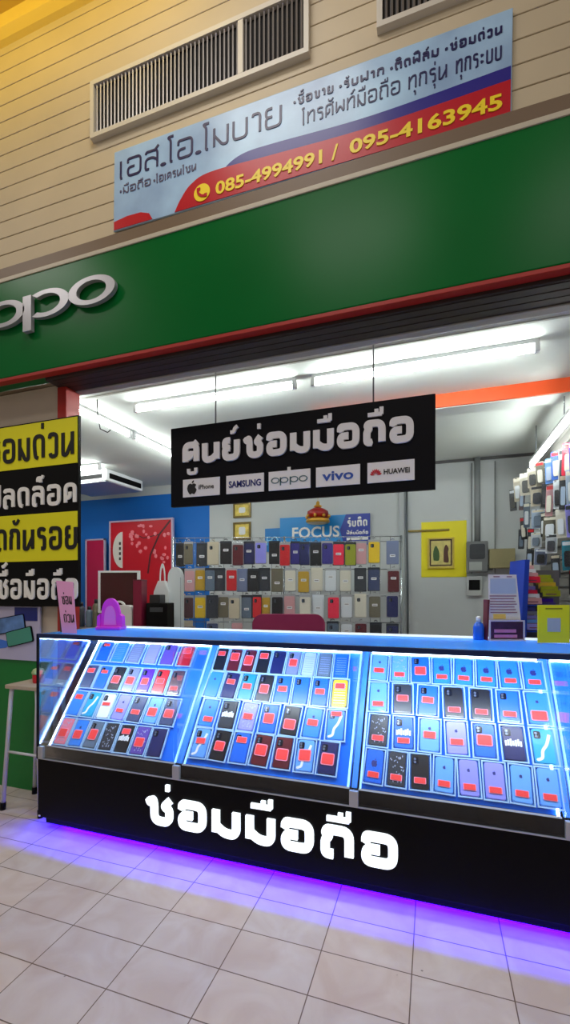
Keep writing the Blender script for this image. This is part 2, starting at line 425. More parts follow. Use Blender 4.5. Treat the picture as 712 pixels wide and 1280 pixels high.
struct(nm(mat('seam', (175, 178, 172), .7)).box(XL, 2.66, 2.792, 1.05, 2.675, 2.80).build('trim_8'))
struct(nm(WALLG).box(.40, 5.17, 1.55, .62, 5.2, 2.74, bev=.004).use(mat('panel_edge', (105, 108, 108), .6))
       .box(.392, 5.165, 1.55, .402, 5.2, 2.74).box(.618, 5.165, 1.55, .626, 5.2, 2.74).build('trim_9'))

# ------------------------------------------------------------------ vents
def vent(x0, x1, z0, z1, label, cols):
    t = thing('air_vent', label, 'vent', ((x0+x1)/2, 2.3, z0), group='louvred vents in the upper wall')
    w, h = (x1-x0)/2, z1-z0
    nm(VENTD).box(-w+.02, -.008, .02, w-.02, -.002, h-.02).build('backing', t)
    nm(VENTW).frame(-w, 0, w, h, .028, -.035, 0).build('frame', t)
    m = nm(VENTF)
    n = int((2*w-.07)/.0265)
    for i in range(n):
        x = -w+.045+i*(2*w-.09)/(n-1)
        m.box(x-.004, -.028, .03, x+.004, -.01, h-.03, mtx=Matrix.Translation((x, -.019, 0)) @ Matrix.Rotation(.5, 4, 'Z') @ Matrix.Translation((-x, .019, 0)))
    m.build('fins', t)
    for c in cols: nm(VENTW).box(c-.016-(x0+x1)/2, -.034, .03, c+.016-(x0+x1)/2, -.006, h-.03, bev=.003).build('mullion', t)
vent(-2.055, -.625, 4.215, 4.575, 'long louvred vent in the siding above the banner, at its left', [-1.02])
vent(-.27, 1.16, 4.195, 4.555, 'louvred vent cut off by the top of the photo, right of the long one', [.45])

# ------------------------------------------------------------------ banner
ban = thing('shop_banner', 'blue and red vinyl banner with yellow phone numbers on the siding', 'banner', (-1.89, 2.296, 3.60), (0, math.radians(.75), 0))
def bx(x): return x+1.89
def bz(z): return z-3.60
BSK = mat('banner_sky', (158, 192, 244), .32, noise=.38, nscale=2.0, spec=.45)
BRED = mat('banner_red', (190, 12, 40), .34, spec=.45)
BBLUE = mat('banner_blue', (40, 36, 140), .34, spec=.45)
nm(BSK).box(0, -.012, 0, 2.235, 0, .49, bev=.003).build('sheet', ban)
def crv(P, n=8):  # smooth curve through points (Catmull-Rom)
    out = []
    for i in range(len(P)-1):
        p0, p1, p2, p3 = P[max(i-1, 0)], P[i], P[i+1], P[min(i+2, len(P)-1)]
        for k in range(n):
            t = k/n
            out.append(tuple(.5*((2*p1[j])+(p2[j]-p0[j])*t+(2*p0[j]-5*p1[j]+4*p2[j]-p3[j])*t*t+(3*p1[j]-p0[j]-3*p2[j]+p3[j])*t**3) for j in (0, 1)))
    return out+[P[-1]]
top = crv([(bx(-1.16), .135), (bx(-1.1), .19), (bx(-1.0), .222), (bx(-.83), .222), (bx(-.3), .2), (bx(.34), .222)])
nm(BBLUE).prism(top+[(bx(.34), .1), (bx(-1.16), .1)], -.0135, -.011).build('blue_wave', ban)
top = crv([(bx(-1.45), .004), (bx(-1.41), .07), (bx(-1.34), .14), (bx(-1.21), .175), (bx(-.83), .16), (bx(-.3), .142), (bx(.34), .158)])
nm(BRED).prism(top+[(bx(.34), .004)], -.0150, -.011).build('red_wave', ban)
nm(BRED).prism([(.004, .004)]+[(.004, .055), (.1, .068), (.2, .066), (.26, .045), (.285, .004)], -.0140, -.011).build('red_swoosh', ban)
BDARK = mat('banner_ink', (18, 20, 84), .4); BYEL = mat('banner_yellow', (250, 222, 40), .4)
word(BDARK, 'เอส.โอ.โมบาย', ban, bx(-1.845), bx(-.785), .305, .118, .0135, -.0150, -.011)
BGREY = mat('banner_ink_grey', (86, 84, 116), .4)
for tx, a, b in (('•มือถือ', -1.845, -1.62), ('•โอเครนโซน', -1.60, -1.31)): word(BGREY, tx, ban, bx(a), bx(b), .212, .042, .007, -.0150, -.011)
for tx, a, b in (('•ซื้อขาย', -.72, -.50), ('•รับฝาก', -.47, -.24), ('•ติดฟิล์ม', -.21, .02), ('•ซ่อมด่วน', .05, .30)): word(BDARK, tx, ban, bx(a), bx(b), .385, .042, .0095, -.0150, -.011, .25)
for tx, a, b in (('โทรศัพท์มือถือ', -.67, -.16), ('ทุกรุ่น', -.12, .06), ('ทุกระบบ', .10, .30)): word(BDARK, tx, ban, bx(a), bx(b), .266, .068, .0075, -.0150, -.011, .25)
m = nm(BYEL); latin(m, '085-4994991', bx(-1.18), bx(-.555), .028, .075, -.0185, -.011, .025); m.build('phone_number', ban)
m = nm(BYEL); latin(m, '/', bx(-.505), bx(-.47), .026, .08, -.0185, -.011, .015); m.build('slash', ban)
m = nm(BYEL); latin(m, '095-4163945', bx(-.41), bx(.305), .030, .075, -.0185, -.011, .025); m.build('phone_number', ban)
m = nm(BYEL).prism(ell(bx(-1.268), .068, .052, .05), -.0185, -.011); m.build('icon_disc', ban)
m = nm(BRED).ribbon(crv([(bx(-1.293), .092), (bx(-1.29), .068), (bx(-1.27), .049), (bx(-1.243), .043)]), .014, -.0215, -.0187)
m.box(bx(-1.300), -.0215, .082, bx(-1.278), -.0187, .098).box(bx(-1.252), -.0215, .036, bx(-1.234), -.0187, .056); m.build('handset_icon', ban)

# ------------------------------------------------------------------ green fascia with the metal letters
fa = thing('sign_fascia', 'glossy green fascia over the shop opening with silver letters', 'sign', (-1.5, 2.15, 2.738))
nm(GREEN).box(XL+1.5, 0, 0, XR+1.5, .15, .625, bev=.006).build('panel', fa)
nm(CAPW).box(XL+1.5, -.006, .620, XR+1.5, .15, .645, bev=.003).build('cap', fa)
def letter_o(cx, cz, rx=.17, rz=.083, tx=.062, tz=.026): return nm(SILVER).ring(cx, cz, rx, rz, tx, tz, -.034, -.008, 44)
FZ = .33+.058
letter_o(-.412, FZ+.005).build('letter', fa)
for cx in (-.755, -1.105):
    m = nm(SILVER).ring(cx, FZ+.000, .178, .083, .066, .026, -.034, -.008, 36, -128, 128)
    m.box(cx-.185, -.034, FZ-.145, cx-.118, -.008, FZ+.075)
    m.build('letter', fa)
letter_o(-1.49, FZ).build('letter', fa)

# ------------------------------------------------------------------ yellow / black sign
ys = thing('service_sign', 'yellow and black striped sign board with large Thai words left of the opening', 'sign', (-2.155, 2.298, 1.26))
nm(BLACK).box(-1.1, -.022, -.005, 0, .0, 1.225, bev=.002).build('board', ys)
rows = [(.92, 1.215, 'ซ่อมด่วน', .965, .17, YELLOW, LETTERB, .125, -.03), (.615, .915, 'ปลดล็อค', .655, .14, None, LETTERW, .125, -.012),
        (.295, .61, 'ติดกันรอย', .365, .155, YELLOW, LETTERB, .118, -.005), (.0, .29, 'รับซื้อมือถือ', .04, .14, None, LETTERW, .112, -.002)]
for a, b, tx, z0, h, bg, fg, pw, xe in rows:
    if bg: nm(bg).box(-1.097, -.026, a, -.006, -.02, b).build('stripe', ys)
    n = sum(1 for c in tx if c not in MK)
    word(fg, tx, ys, xe-n*pw, xe, z0, h, .026, -.031, -.02, .24)
# poster below
po = thing('phone_poster', 'pale poster of angled mobile phones under the striped sign', 'poster', (-2.70, 2.31, .885))
nm(mat('poster_lilac', (188, 184, 214), .35)).box(-.4, -.012, 0, .20, 0, .365).build('sheet', po)
nm(mat('poster_navy', (22, 34, 120), .3)).prism([(-.02, .27), (.18, .27), (.18, .36), (-.02, .36)], -.015, -.011).build('blue_panel', po)
def ph(name, cx, cz, w, h, ang, mm, y=-.018):
    R = Matrix.Translation((cx, 0, cz)) @ Matrix.Rotation(ang, 4, 'Y')
    o = nm(BLACK).rrect(-w/2-.006, -h/2-.006, w/2+.006, h/2+.006, .012, y, -.011, R).build(name, po)
    nm(mm).rrect(-w/2, -h/2, w/2, h/2, .009, y-.002, y+.001, R).build('screen', o)
ph('printed_phone', -.10, .235, .34, .10, -.16, mat('poster_screen', (90, 130, 190), .3, noise=.5, nscale=9))
ph('printed_phone', .03, .16, .22, .095, -.22, mat('poster_green', (70, 150, 130), .3), -.022)
nm(mat('poster_wave', (60, 120, 220), .3)).prism([(-.4, .09), (-.25, .15), (-.05, .12), (-.1, .08), (-.25, .06), (-.4, .04)], -.0145, -.011).build('blue_wave', po)

# ------------------------------------------------------------------ hanging sign
hs = thing('hanging_sign', 'black hanging sign with silver Thai words and five logo plates', 'sign', (-.79, 2.45, 1.89))
nm(BLACKS).box(-.795, 0, 0, .802, .03, .50, bev=.003).build('board', hs)
word(LETTERG, 'ศูนย์ซ่อมมือถือ', hs, -.704, .693, .256, .142, .039, -.012, .002, .15, .24)
for x in (-.485, .479): nm(mat('rod_grey', (120, 122, 125), .4, metal=.5)).cyl((x, .015, .5), (x, .015, .895), .0045).build('rod', hs)
nm(WHITE).box(-.012, -.006, .165, .008, .0, .185).build('clip', hs)
PLW = mat('plate_white', (244, 244, 250), .5); INKB = mat('ink_black', (24, 24, 28), .5); INKN = mat('ink_navy', (36, 42, 120), .5)
INKT = mat('ink_teal', (70, 110, 120), .5); INKV = mat('ink_blue', (54, 90, 180), .5); INKR = mat('ink_red', (200, 20, 50), .5)
def apple(m, cx, cz, s, y0, y1):
    pts = crv([(0, .34), (.16, .4), (.36, .3), (.27, .1), (.40, -.12), (.2, -.44), (0, -.38), (-.2, -.44), (-.42, -.05), (-.34, .3), (-.14, .4), (0, .34)])[:-1]
    m.prism([(cx+x*s, cz+z*s) for x, z in pts], y0, y1)
    m.prism([(cx+x*s, cz+z*s) for x, z in ((0, .42), (.02, .56), (.16, .66), (.15, .52))], y0, y1); return m
for i, (a, b) in enumerate(((-.704, -.447), (-.403, -.158), (-.128, .126), (.159, .409), (.449, .697))):
    p = nm(PLW).box(a, -.006, .055, b, .001, .166, bev=.001).build('logo_plate', hs); c = (a+b)/2; w = b-a
    y0, y1 = -.009, -.005
    if i == 0: m = nm(INKB); apple(m, a+.066, .106, .078, y0, y1); latin(m, 'iPhone', a+.112, b-.04, .098, .028, y0, y1)
    if i == 1: m = nm(INKN); latin(m, 'SAMSUNG', a+.018, b-.018, .091, .040, y0, y1, .02)
    if i == 2:
        m = nm(INKT)
        for k, x in enumerate((-.085, -.03, .03, .085)):
            m.ring(c+x, .112, .026, .017, .006, .004, y0, y1, 24)
            if k in (1, 2): m.box(c+x-.026, y0, .082, c+x-.019, y1, .128)
    if i == 3: m = nm(INKV); thai_w = .17; latin(m, 'vivo', c-.088, c+.088, .086, .052, y0, y1, .02)
    if i == 4:
        m = nm(INKR)
        for k in range(8):
            an = math.radians(18+k*144/7); r = .032
            m.prism([(a+.045+r*t*math.cos(an+d), .092+r*1.15*t*math.sin(an+d)) for t, d in ((.25, 0), (.8, -.17), (1.05, 0), (.8, .17))], y0, y1)
        m.use(INKB); latin(m, 'HUAWEI', a+.088, b-.025, .096, .028, y0, y1, .02)
    m.build('logo_print', p)

# ------------------------------------------------------------------ tube lights
def tube_light(p, q, label, drop=0.0):
    p, q = Vector(p), Vector(q); d = q-p; L = d.length; ang = math.atan2(d.y, d.x)
    t = thing('tube_light', label, 'light', p, (0, 0, ang), 'fluorescent tubes on the shop ceiling')
    nm(WHITE).box(-.01, -.016, .03, L+.01, .016, .055, bev=.004).build('batten', t)
    nm(TUBE).cyl((.02, 0, 0), (L-.02, 0, 0), .0155, n=14).build('glass_tube', t)
    for x in (.0, L): nm(WHITE).box(x-.014, -.016, -.02, x+.014, .016, .034, bev=.004).build('lamp_holder', t)
    if drop:
        for x in (.15*L, .8*L): nm(CHROME).cyl((x, 0, .05), (x, 0, .05+drop), .005).build('hanger', t)
tube_light((-2.16, 2.86, 2.745), (-.89, 2.87, 2.745), 'ceiling tube light at left front, above the hanging sign')
tube_light((-.76, 2.87, 2.745), (.565, 2.87, 2.745), 'ceiling tube light at right front, nearer the orange beam')
tube_light((-2.60, 2.50, 2.745), (-2.56, 3.30, 2.745), 'slanting tube light nearest the striped sign')
tube_light((-2.555, 3.36, 2.745), (-2.49, 4.60, 2.745), 'slanting tube light running behind the hanging sign')
tube_light((.85, 4.55, 2.50), (.86, 3.25, 2.50), 'suspended tube light over the accessory wall at right', .25)
tube_light((-4.6, 4.0, 2.745), (-3.55, 4.06, 2.745), 'short tube light behind the striped sign by the air conditioner')

# ceiling air conditioner
ac = thing('air_conditioner', 'white ceiling air conditioner with dark louvres above the blue wall', 'air conditioner', (-3.95, 4.55, 2.655), (0, 0, -.05))
nm(WHITE).box(-.5, -.3, .0, .36, .35, .14, bev=.02).build('casing', ac)
nm(BLACK).box(-.46, -.31, .03, .30, -.295, .075).box(.355, -.25, .03, .37, .3, .09).build('louvre', ac)
nm(ALU).box(-.48, -.28, -.006, .34, .33, .002).build('grille', ac)
cb = nm(BLACK).tube([(-2.40, 2.72, 2.8), (-2.395, 2.72, 2.68), (-2.38, 2.73, 2.58), (-2.33, 2.75, 2.555), (-2.31, 2.76, 2.575)], .004)
tag(cb.build('cable'), 'thin dark cable dangling from the ceiling beside the slanting tubes', 'cable')

# ================================================================== SHOWCASE COUNTER
CX0, CX1 = -2.13, 1.4
ct = thing('showcase_counter', 'long black showcase counter with lit glass trays and glowing Thai words', 'counter', (CX0, 1.945, 0))
def cx(x): return x-CX0
LN = CX1-CX0
nm(BLACKG).box(0, 0, .075, LN, .53, .405, bev=.003).build('base_panel', ct)
nm(BLACKG).box(.03, .028, .032, LN, .045, .076).build('toe_kick', ct)
nm(BLACK).box(.03, .40, .0, LN, .43, .076).build('plinth', ct)
for x in (.08, 1.2, 2.4, 3.4): nm(BLACK).cyl((x, .2, 0), (x, .2, .076), .02).build('foot', ct)
nm(ALU).box(0, -.003, .403, LN, .006, .408, bev=.001).build('front_rail', ct)
nm(BLACK).box(.02, .03, .405, LN, .09, .470, bev=.002).build('inner_skirt', ct)
XD = [-2.115, -1.232, -.335, .495, 1.39]
for i in range(4):
    a, b = XD[i], XD[i+1]
    nm(GLASS).box(cx(a)-.012, -.001, .408, cx(b)-.016, .005, 1.092).build('front_glass', ct)
    nm(ALU).box(cx(a)-.016, -.006, .408, cx(a)+.024, .012, .475, bev=.003).build('glass_clamp', ct)
    # sloping display board from (Y 1.99, Z .466) to (Y 2.39, Z 1.02)
    an = math.atan2(1.02-.466, .40); Rm = Matrix.Translation((0, .045, .466)) @ Matrix.Rotation(an, 4, 'X')
    nm(SLOPE).box(cx(a)+.02, -.0, -.012, cx(b)-.02, .69, 0, mtx=Rm).build('display_board', ct)
    nm(ALU).box(cx(a)+.02, -.008, -.014, cx(b)-.02, .0, .016, mtx=Rm).build('board_ledge', ct)
    nm(LED).box(cx(a)+.03, .680, .004, cx(b)-.03, .69, .02, mtx=Rm).build('led_strip', ct)
    nm(LED if i == 2 else LEDB).box(cx(b)-.034, .0, .0005, cx(b)-.024, .68, .008, mtx=Rm).build('led_strip', ct)
    nm(LED if i == 0 else LEDB).box(cx(a)+.022, .0, .0005, cx(a)+.030, .68, .008, mtx=Rm).build('led_strip', ct)
    if i:
        pts = [(.02, .47), (.055, .47), (.45, 1.03), (.45, 1.09), (.02, 1.09)]
        m = nm(GLASS); R9 = Matrix.Rotation(PI/2, 4, 'Z')
        m.prism(pts, -cx(a)-.003, -cx(a)+.003, R9); m.build('divider_glass', ct)
        nm(mat('divider_edge', (70, 150, 245), .3)).box(cx(a)-.012, -.0, .0, cx(a)+.012, .69, .014, mtx=Rm).build('divider_edge', ct)
nm(glass_mat('blue_end_glass', (.66, .84, 1.0), .7)).box(.0, .006, .408, .005, .52, 1.092).build('end_glass', ct)
nm(TOPBLUE).box(.006, .012, 1.092, LN, .50, 1.112, bev=.002).build('top_panel', ct)
nm(mat('frame_dark_blue', (22, 44, 96), .3, metal=.3)).box(-.003, -.006, 1.090, LN, .012, 1.114, bev=.002).build('top_front_edge', ct)
nm(ALU).box(-.003, .012, 1.090, .006, .525, 1.114).build('top_end_edge', ct)
nm(WHITE).box(.0, .50, 1.085, LN, .53, 1.124, bev=.003).build('rear_rail', ct)
nm(mat('rail_led', (225, 240, 255), emit=.95)).box(.0, .497, 1.114, LN, .501, 1.123).build('led_strip', ct)
nm(mat('rear_door', (190, 200, 215), .4)).box(.02, .512, .405, LN, .524, 1.088).build('rear_door', ct)
nm(BLACK).box(-.004, -.006, .405, .006, .006, 1.112).build('corner_post', ct)
word(GLOWL, 'ซ่อมมือถือ', ct, cx(-1.402), cx(-.142), .164, .148, .040, -.014, .0005, .2, .25)
nm(PURPLE).box(.05, .157, .044, LN-.05, .163, .052).build('underglow_strip', ct)
nm(WHITE).box(.006, -.004, .078, .02, .0, .086, bev=.001).build('corner_clip', ct)

# ------------------------------------------------------------------ phone cases in the trays
def slope_frame(x, s):
    an = math.atan2(.554, .40)
    y, z = 1.99+s*math.cos(an), .466+s*math.sin(an)
    return (x, y-math.sin(an)*.002, z+math.cos(an)*.002), (an-PI/2, 0, 0)
COLS = {
 'blue': ((22, 105, 225), 'blue'), 'clearblue': ((46, 136, 240), 'see-through pale blue'), 'navy': ((20, 26, 88), 'navy'), 'black': ((14, 12, 18), 'black'),
 'red': ((205, 16, 28), 'red'), 'darkred': ((92, 10, 24), 'dark red'), 'violet': ((88, 26, 212), 'violet'), 'lilac': ((148, 146, 236), 'lilac'),
 'grey': ((120, 132, 168), 'grey'), 'slate': ((60, 72, 112), 'slate'), 'white': ((225, 232, 238), 'white'), 'teal': ((20, 140, 165), 'teal'),
 'yellow': ((238, 200, 28), 'yellow'), 'pink': ((242, 130, 150), 'pink'), 'brown': ((86, 52, 56), 'brown'), 'silver': ((170, 190, 214), 'silver'),
 'purple': ((96, 72, 170), 'dusky purple'), 'cyan': ((36, 165, 215), 'see-through cyan'), 'ice': ((104, 168, 246), 'icy blue'),
 'olive': ((150, 158, 24), 'olive'), 'beige': ((206, 196, 172), 'beige'), 'cream': ((226, 222, 206), 'cream'), 'khaki': ((110, 104, 84), 'khaki'),
 'hotpink': ((238, 26, 70), 'hot pink'), 'charcoal': ((46, 50, 58), 'charcoal'), 'mustard': ((196, 158, 42), 'mustard'), 'rose': ((214, 160, 165), 'rose'),
 'steel': ((98, 116, 136), 'steel grey'), 'indigo': ((46, 36, 130), 'indigo'), 'green': ((30, 120, 70), 'green')}
def cmat(k): return mat('case_'+k, COLS[k][0], .32, coat=.25)
def case_mesh(w, h, d):
    m = M(); m.use(cmat('blue')); m.rrect(-w/2, -h/2, w/2, h/2, .011, -d, 0)
    b = bmesh.new(); b.free(); return m
PW, PH = .104, .163
MESH = {}
def shared(key, fn):
    if key not in MESH:
        o = fn(); MESH[key] = o.data; o.data.name = key; bpy.data.objects.remove(o)
    return MESH[key]
def part(name, me, parent, loc=(0, 0, 0), mt=None, scale=None):
    o = bpy.data.objects.new(name, me); COL.objects.link(o); o.parent = parent; o.location = loc
    if scale: o.scale = scale
    if mt is not None:
        o.material_slots[0].link = 'OBJECT'; o.material_slots[0].material = mt
    return o
def mk_box():
    m = nm(CLEARP).rrect(-PW/2, -PH/2, PW/2, PH/2, .008, -.004, 0)
    return m.build('clear_box')
def mk_rim():
    m = nm(RIMP); t = .006
    return m.frame(-PW/2, -PH/2, PW/2, PH/2, t, -.013, -.004).build('rim')
def mk_body(w=.081, h=.147, d=.009):
    b = M(); b.use(WHITE); b.prism(rr(-w/2, -h/2, w/2, h/2, .011), -d*.75, 0)
    b.prism(rr(-w/2+.003, -h/2+.003, w/2-.003, h/2-.003, .009), -d, -d*.72)
    return b.build('case_body')
def mk_cam():
    m = nm(LENS).rrect(-.013, -.016, .013, .016, .006, -.002, 0)
    m.use(mat('lens_ring', (110, 118, 135), .25, metal=.5)); m.prism(ell(-.004, .006, .006, .006, 12), -.003, -.0015); m.prism(ell(-.004, -.007, .006, .006, 12), -.003, -.0015)
    return m.build('camera_window')
def mk_stk(w, h, core=.84):
    m = nm(STKP).rrect(-w/2, -h/2, w/2, h/2, min(w, h)*.16, -.0015, 0)
    m.use(STKR).rrect(-w/2*core-.001, -h/2*core, w/2*core+.001, h/2*core, min(w, h)*.1, -.0025, -.001)
    return m.build('price_sticker')
def mk_apple():
    m = nm(INKN); apple(m, 0, 0, .034, -.001, 0); return m.build('apple_print')
def mk_band_glint():  # white bars: a print, but painted LED reflections in the third rows
    m = nm(WHITE)
    for k in range(7): m.rrect(-.034+k*.0098, -.014+.002*(k % 2), -.0262+k*.0098, .010+.004*(k % 3), .002, -.0012, 0)
    return m.build('print_or_glint')
def mk_glint():  # white LED glint on the plastic, painted on as a ribbon
    m = nm(WHITE).ribbon(crv([(-.030, -.060), (-.012, -.050), (-.006, -.02), (.012, .008), (.026, .050)]), .012, -.0012, 0); return m.build('print_or_glint')
def mk_dots():
    m = nm(mat('print_mist', (176, 186, 214), .4)); r = random.Random(3)
    for k in range(40): m.prism(ell(r.uniform(-.033, .033), r.uniform(-.06, .06), .0022, .003, 8), -.0012, 0)
    return m.build('print_or_glint')
def mk_lines():
    m = nm(mat('print_grey', (140, 160, 215), .4))
    for k in range(8): m.box(-.031, -.0012, -.055+k*.014, .031, 0, -.0525+k*.014)
    return m.build('print_or_glint')
TRN = {1: 'left tray', 2: 'middle tray', 3: 'right tray'}
ROWN = ['top row', 'second row', 'third row', 'bottom row']
# (colour, sticker dx, dz, w, h or None, pattern or painted glint)
T = {}
b0 = (0, -.02, .052, .026); bl = (0, -.038, .05, .024); bm_ = (0, 0, .05, .03); bg = (0, -.01, .054, .046); bt = (0, .038, .05, .028)
T[1] = [(.617, -2.0, -1.405, [('blue', (0, .045, .04, .018), ''), ('clearblue', None, 'lines'), ('grey', None, 'lines'), ('lilac', None, 'lines'), ('purple', None, ''), ('red', (0, .03, .05, .04), '')]),
        (.438, -2.03, -1.411, [('slate', bt, ''), ('blue', (0, .035, .045, .02), ''), ('black', bg, ''), ('grey', bg, ''), ('violet', (0, -.008, .046, .04), ''), ('red', bm_, ''), ('brown', bl, '')]),
        (.263, -2.03, -1.385, [('clearblue', bt, ''), ('cyan', None, 'led_glint'), ('white', (0, .01, .05, .018), ''), ('lilac', (0, -.02, .045, .02), ''), ('slate', b0, ''), ('ice', bg, ''), ('slate', bg, '')]),
        (.092, -2.025, -1.40, [('pink', bg, 'dots'), ('clearblue', bg, ''), ('steel', (0, 0, .05, .055), ''), ('charcoal', None, 'dots'), ('black', bt, 'band_glint'), ('purple', bg, 'dots'), ('navy', None, '')])]
T[2] = [(.602, -1.172, -.463, [('black', bt, ''), ('darkred', (0, .02, .058, .05), ''), ('darkred', (0, .0, .058, .06), ''), ('black', (0, .035, .055, .035), ''), ('navy', None, ''), ('grey', (0, 0, .05, .045), ''), ('silver', None, 'lines'), ('steel', None, 'lines'), ('blue', None, 'lines')]),
        (.446, -1.17, -.453, [('clearblue', None, ''), ('navy', (0, .02, .048, .028), ''), ('teal', bm_, ''), ('black', (0, -.008, .05, .048), ''), ('blue', bm_, ''), ('blue', None, ''), ('blue', bm_, ''), ('yellow', bt, 'lines')]),
        (.28, -1.15, -.453, [('clearblue', (.01, -.035, .05, .026), ''), ('charcoal', None, 'band_glint'), ('lilac', bm_, 'dots'), ('blue', (0, 0, .052, .05), ''), ('black', (0, -.02, .056, .048), ''), ('clearblue', bm_, ''), ('clearblue', (0, .055, .05, .022), 'led_glint')]),
        (.118, -1.145, -.47, [('ice', (0, .01, .048, .028), 'led_glint'), ('black', (0, -.005, .05, .045), ''), ('blue', bt, ''), ('darkred', (0, .0, .056, .052), ''), ('darkred', (0, -.01, .056, .052), ''), ('ice', (0, 0, .054, .05), 'led_glint'), ('navy', (0, -.005, .056, .05), '')])]
T[3] = [(.604, -.263, .444, [('ice', b0, ''), ('ice', bl, 'dots'), ('blue', bg, ''), ('clearblue', bl, 'apple'), ('clearblue', bl, 'apple'), ('clearblue', bl, 'apple'), ('clearblue', bl, 'apple'), ('clearblue', bl, 'apple')]),
        (.443, -.258, .444, [('ice', bl, ''), ('charcoal', bm_, ''), ('blue', bm_, ''), ('black', bl, ''), ('black', bl, ''), ('blue', bl, ''), ('clearblue', (0, -.035, .06, .042), '')]),
        (.275, -.246, .446, [('charcoal', bl, 'dots'), ('blue', bl, 'band_glint'), ('ice', bm_, ''), ('lilac', b0, ''), ('blue', (0, 0, .058, .046), ''), ('navy', None, 'band_glint'), ('cyan', None, 'led_glint')]),
        (.108, -.254, .444, [('blue', bl, 'apple'), ('charcoal', bl, 'dots'), ('black', bl, ''), ('ice', bl, ''), ('lilac', bl, ''), ('lilac', bl, ''), ('ice', bl, ''), ('ice', bl, '')])]
me_box = shared('clear_box', mk_box); me_rim = shared('rim', mk_rim); me_body = shared('case_body', mk_body); me_cam = shared('camera_window', mk_cam)
PATS = {'apple': shared('apple_print', mk_apple), 'band_glint': shared('band_glint_print', mk_band_glint), 'led_glint': shared('painted_glint', mk_glint), 'dots': shared('dots_print', mk_dots), 'lines': shared('lines_print', mk_lines)}
PATW = {'apple': 'logo-marked', 'band_glint': 'print-or-glint banded', 'led_glint': 'glint-painted', 'dots': 'dotted', 'lines': 'striped', '': 'plain'}
rg = random.Random(11)
for sec, rws in T.items():
    for ri, (s, xa, xb, items) in enumerate(rws):
        n = len(items)
        for k, (c, st, pt) in enumerate(items):
            x = xa+(xb-xa)*k/(n-1); sc = min(1.0, (xb-xa)/(n-1)/.109)
            loc, rot = slope_frame(x, s-.004); yaw = rg.uniform(-.04, .04)
            rot = (Matrix.Rotation(rot[0], 3, 'X') @ Matrix.Rotation(yaw, 3, 'Y')).to_euler()
            lab = '%s %s phone case in clear box, %s from left, %s, %s' % (COLS[c][1], PATW[pt], ORD[k], ROWN[ri], TRN[sec])
            t = thing('phone_case', lab, 'phone case', loc, rot, 'boxed phone cases in the counter trays')
            t.scale = (sc, 1, 1 if ri else .93)
            part('clear_box', me_box, t); part('rim', me_rim, t)
            bd = part('case_body', me_body, t, (0, -.0045, 0), cmat(c), (1.0, 1, 1))
            pale = c in ('clearblue', 'ice', 'lilac', 'cyan') and not pt
            if pale: part('logo_print', PATS['apple'], bd, (0, -.0092, .03), scale=(.45, 1, .45))
            elif c == 'white' or pt in ('band_glint', 'led_glint', ''): part('camera_window', me_cam, bd, (-.02, -.009, .046))
            if pt: part('print_or_glint', PATS[pt], bd, (0, -.0092, .012 if pt == 'apple' else 0))
            if st:
                key = 'sticker_%d_%d' % (st[2]*1000, st[3]*1000)
                me = shared(key, lambda: mk_stk(st[2]*1.12, st[3]*1.12))
                part('price_sticker', me, t, (st[0], -.0155, st[1]))

# ------------------------------------------------------------------ rack of packaged cases behind the counter
RTH = math.radians(14.7)
rk = thing('display_rack', 'wire display rack hung with packaged phone cases behind the counter', 'rack', (-2.51, 4.03, 0), (0, 0, RTH))
def rloc(t, z, off=0.0): return (-2.51+t*math.cos(RTH)+off*math.sin(RTH), 4.03+t*math.sin(RTH)-off*math.cos(RTH), z)
for x in (-.06, 1.1, 2.28): nm(CHROME).cyl((x, .0, 0), (x, .0, 1.92), .011).box(x-.02, -.25, 0, x+.02, .25, .03).build('upright', rk)
m = nm(CHROME)
for zz in (1.91, 1.86, 1.58, 1.31, 1.04, .77, .5): m.cyl((-.06, -.008, zz), (2.28, -.008, zz), .004, n=6)
for k in range(24): m.cyl((-.03+k*.1, -.004, .45), (-.03+k*.1, -.004, 1.91), .0025, n=5)
m.build('wire_grid', rk)
R1 = [('black', .03), ('khaki', .121), ('charcoal', .257), ('beige', .376), ('black', .505), ('darkred', .632), ('navy', .743), ('lilac', .864), ('black', 1.003), ('red', 1.11), ('indigo', 1.214), ('navy', 1.309), ('black', 1.421), ('indigo', 1.536), ('hotpink', 1.649), ('olive', 1.766), ('rose', 1.874), ('yellow', 2.0), ('grey', 2.185)]
R2 = [('black', .026), ('rose', .134), ('mustard', .238), ('steel', .345), ('charcoal', .445), ('red', .567), ('grey', .673), ('black', .79), ('charcoal', .901), ('khaki', 1.031), ('cream', 1.165), ('mustard', 1.299), ('cream', 1.43), ('white', 1.57), ('cream', 1.717), ('charcoal', 1.865), ('slate', 2.0), ('darkred', 2.19)]
R3 = [('rose', .03), ('brown', .125), ('yellow', .238), ('charcoal', .366), ('khaki', .479), ('beige', .595), ('steel', .72), ('red', .827), ('mustard', .916), ('black', 1.034), ('rose', 1.156), ('cream', 1.315), ('white', 1.445), ('hotpink', 1.598), ('white', 1.73), ('cream', 1.865), ('khaki', 2.009), ('navy', 2.179)]
R4 = [('beige', .1), ('slate', .37), ('rose', .62), ('steel', 1.59), ('white', 1.73), ('darkred', 1.87), ('black', 2.02), ('navy', 2.18)]
def mk_card():
    m = nm(CARDW).rrect(-.05, -.105, .05, .105, .006, -.003, 0)
    m.ring(0, .112, .016, .014, .006, .006, -.003, 0, 14, 0, 180); return m.build('hang_card')
def mk_blis():
    m = nm(BLISTER).rrect(-.048, -.103, .048, .083, .008, -.018, -.003); return m.build('blister')
def mk_rbody(): 
    m = nm(WHITE).rrect(-.045, -.100, .045, .084, .012, -.012, -.003); return m.build('case_body')
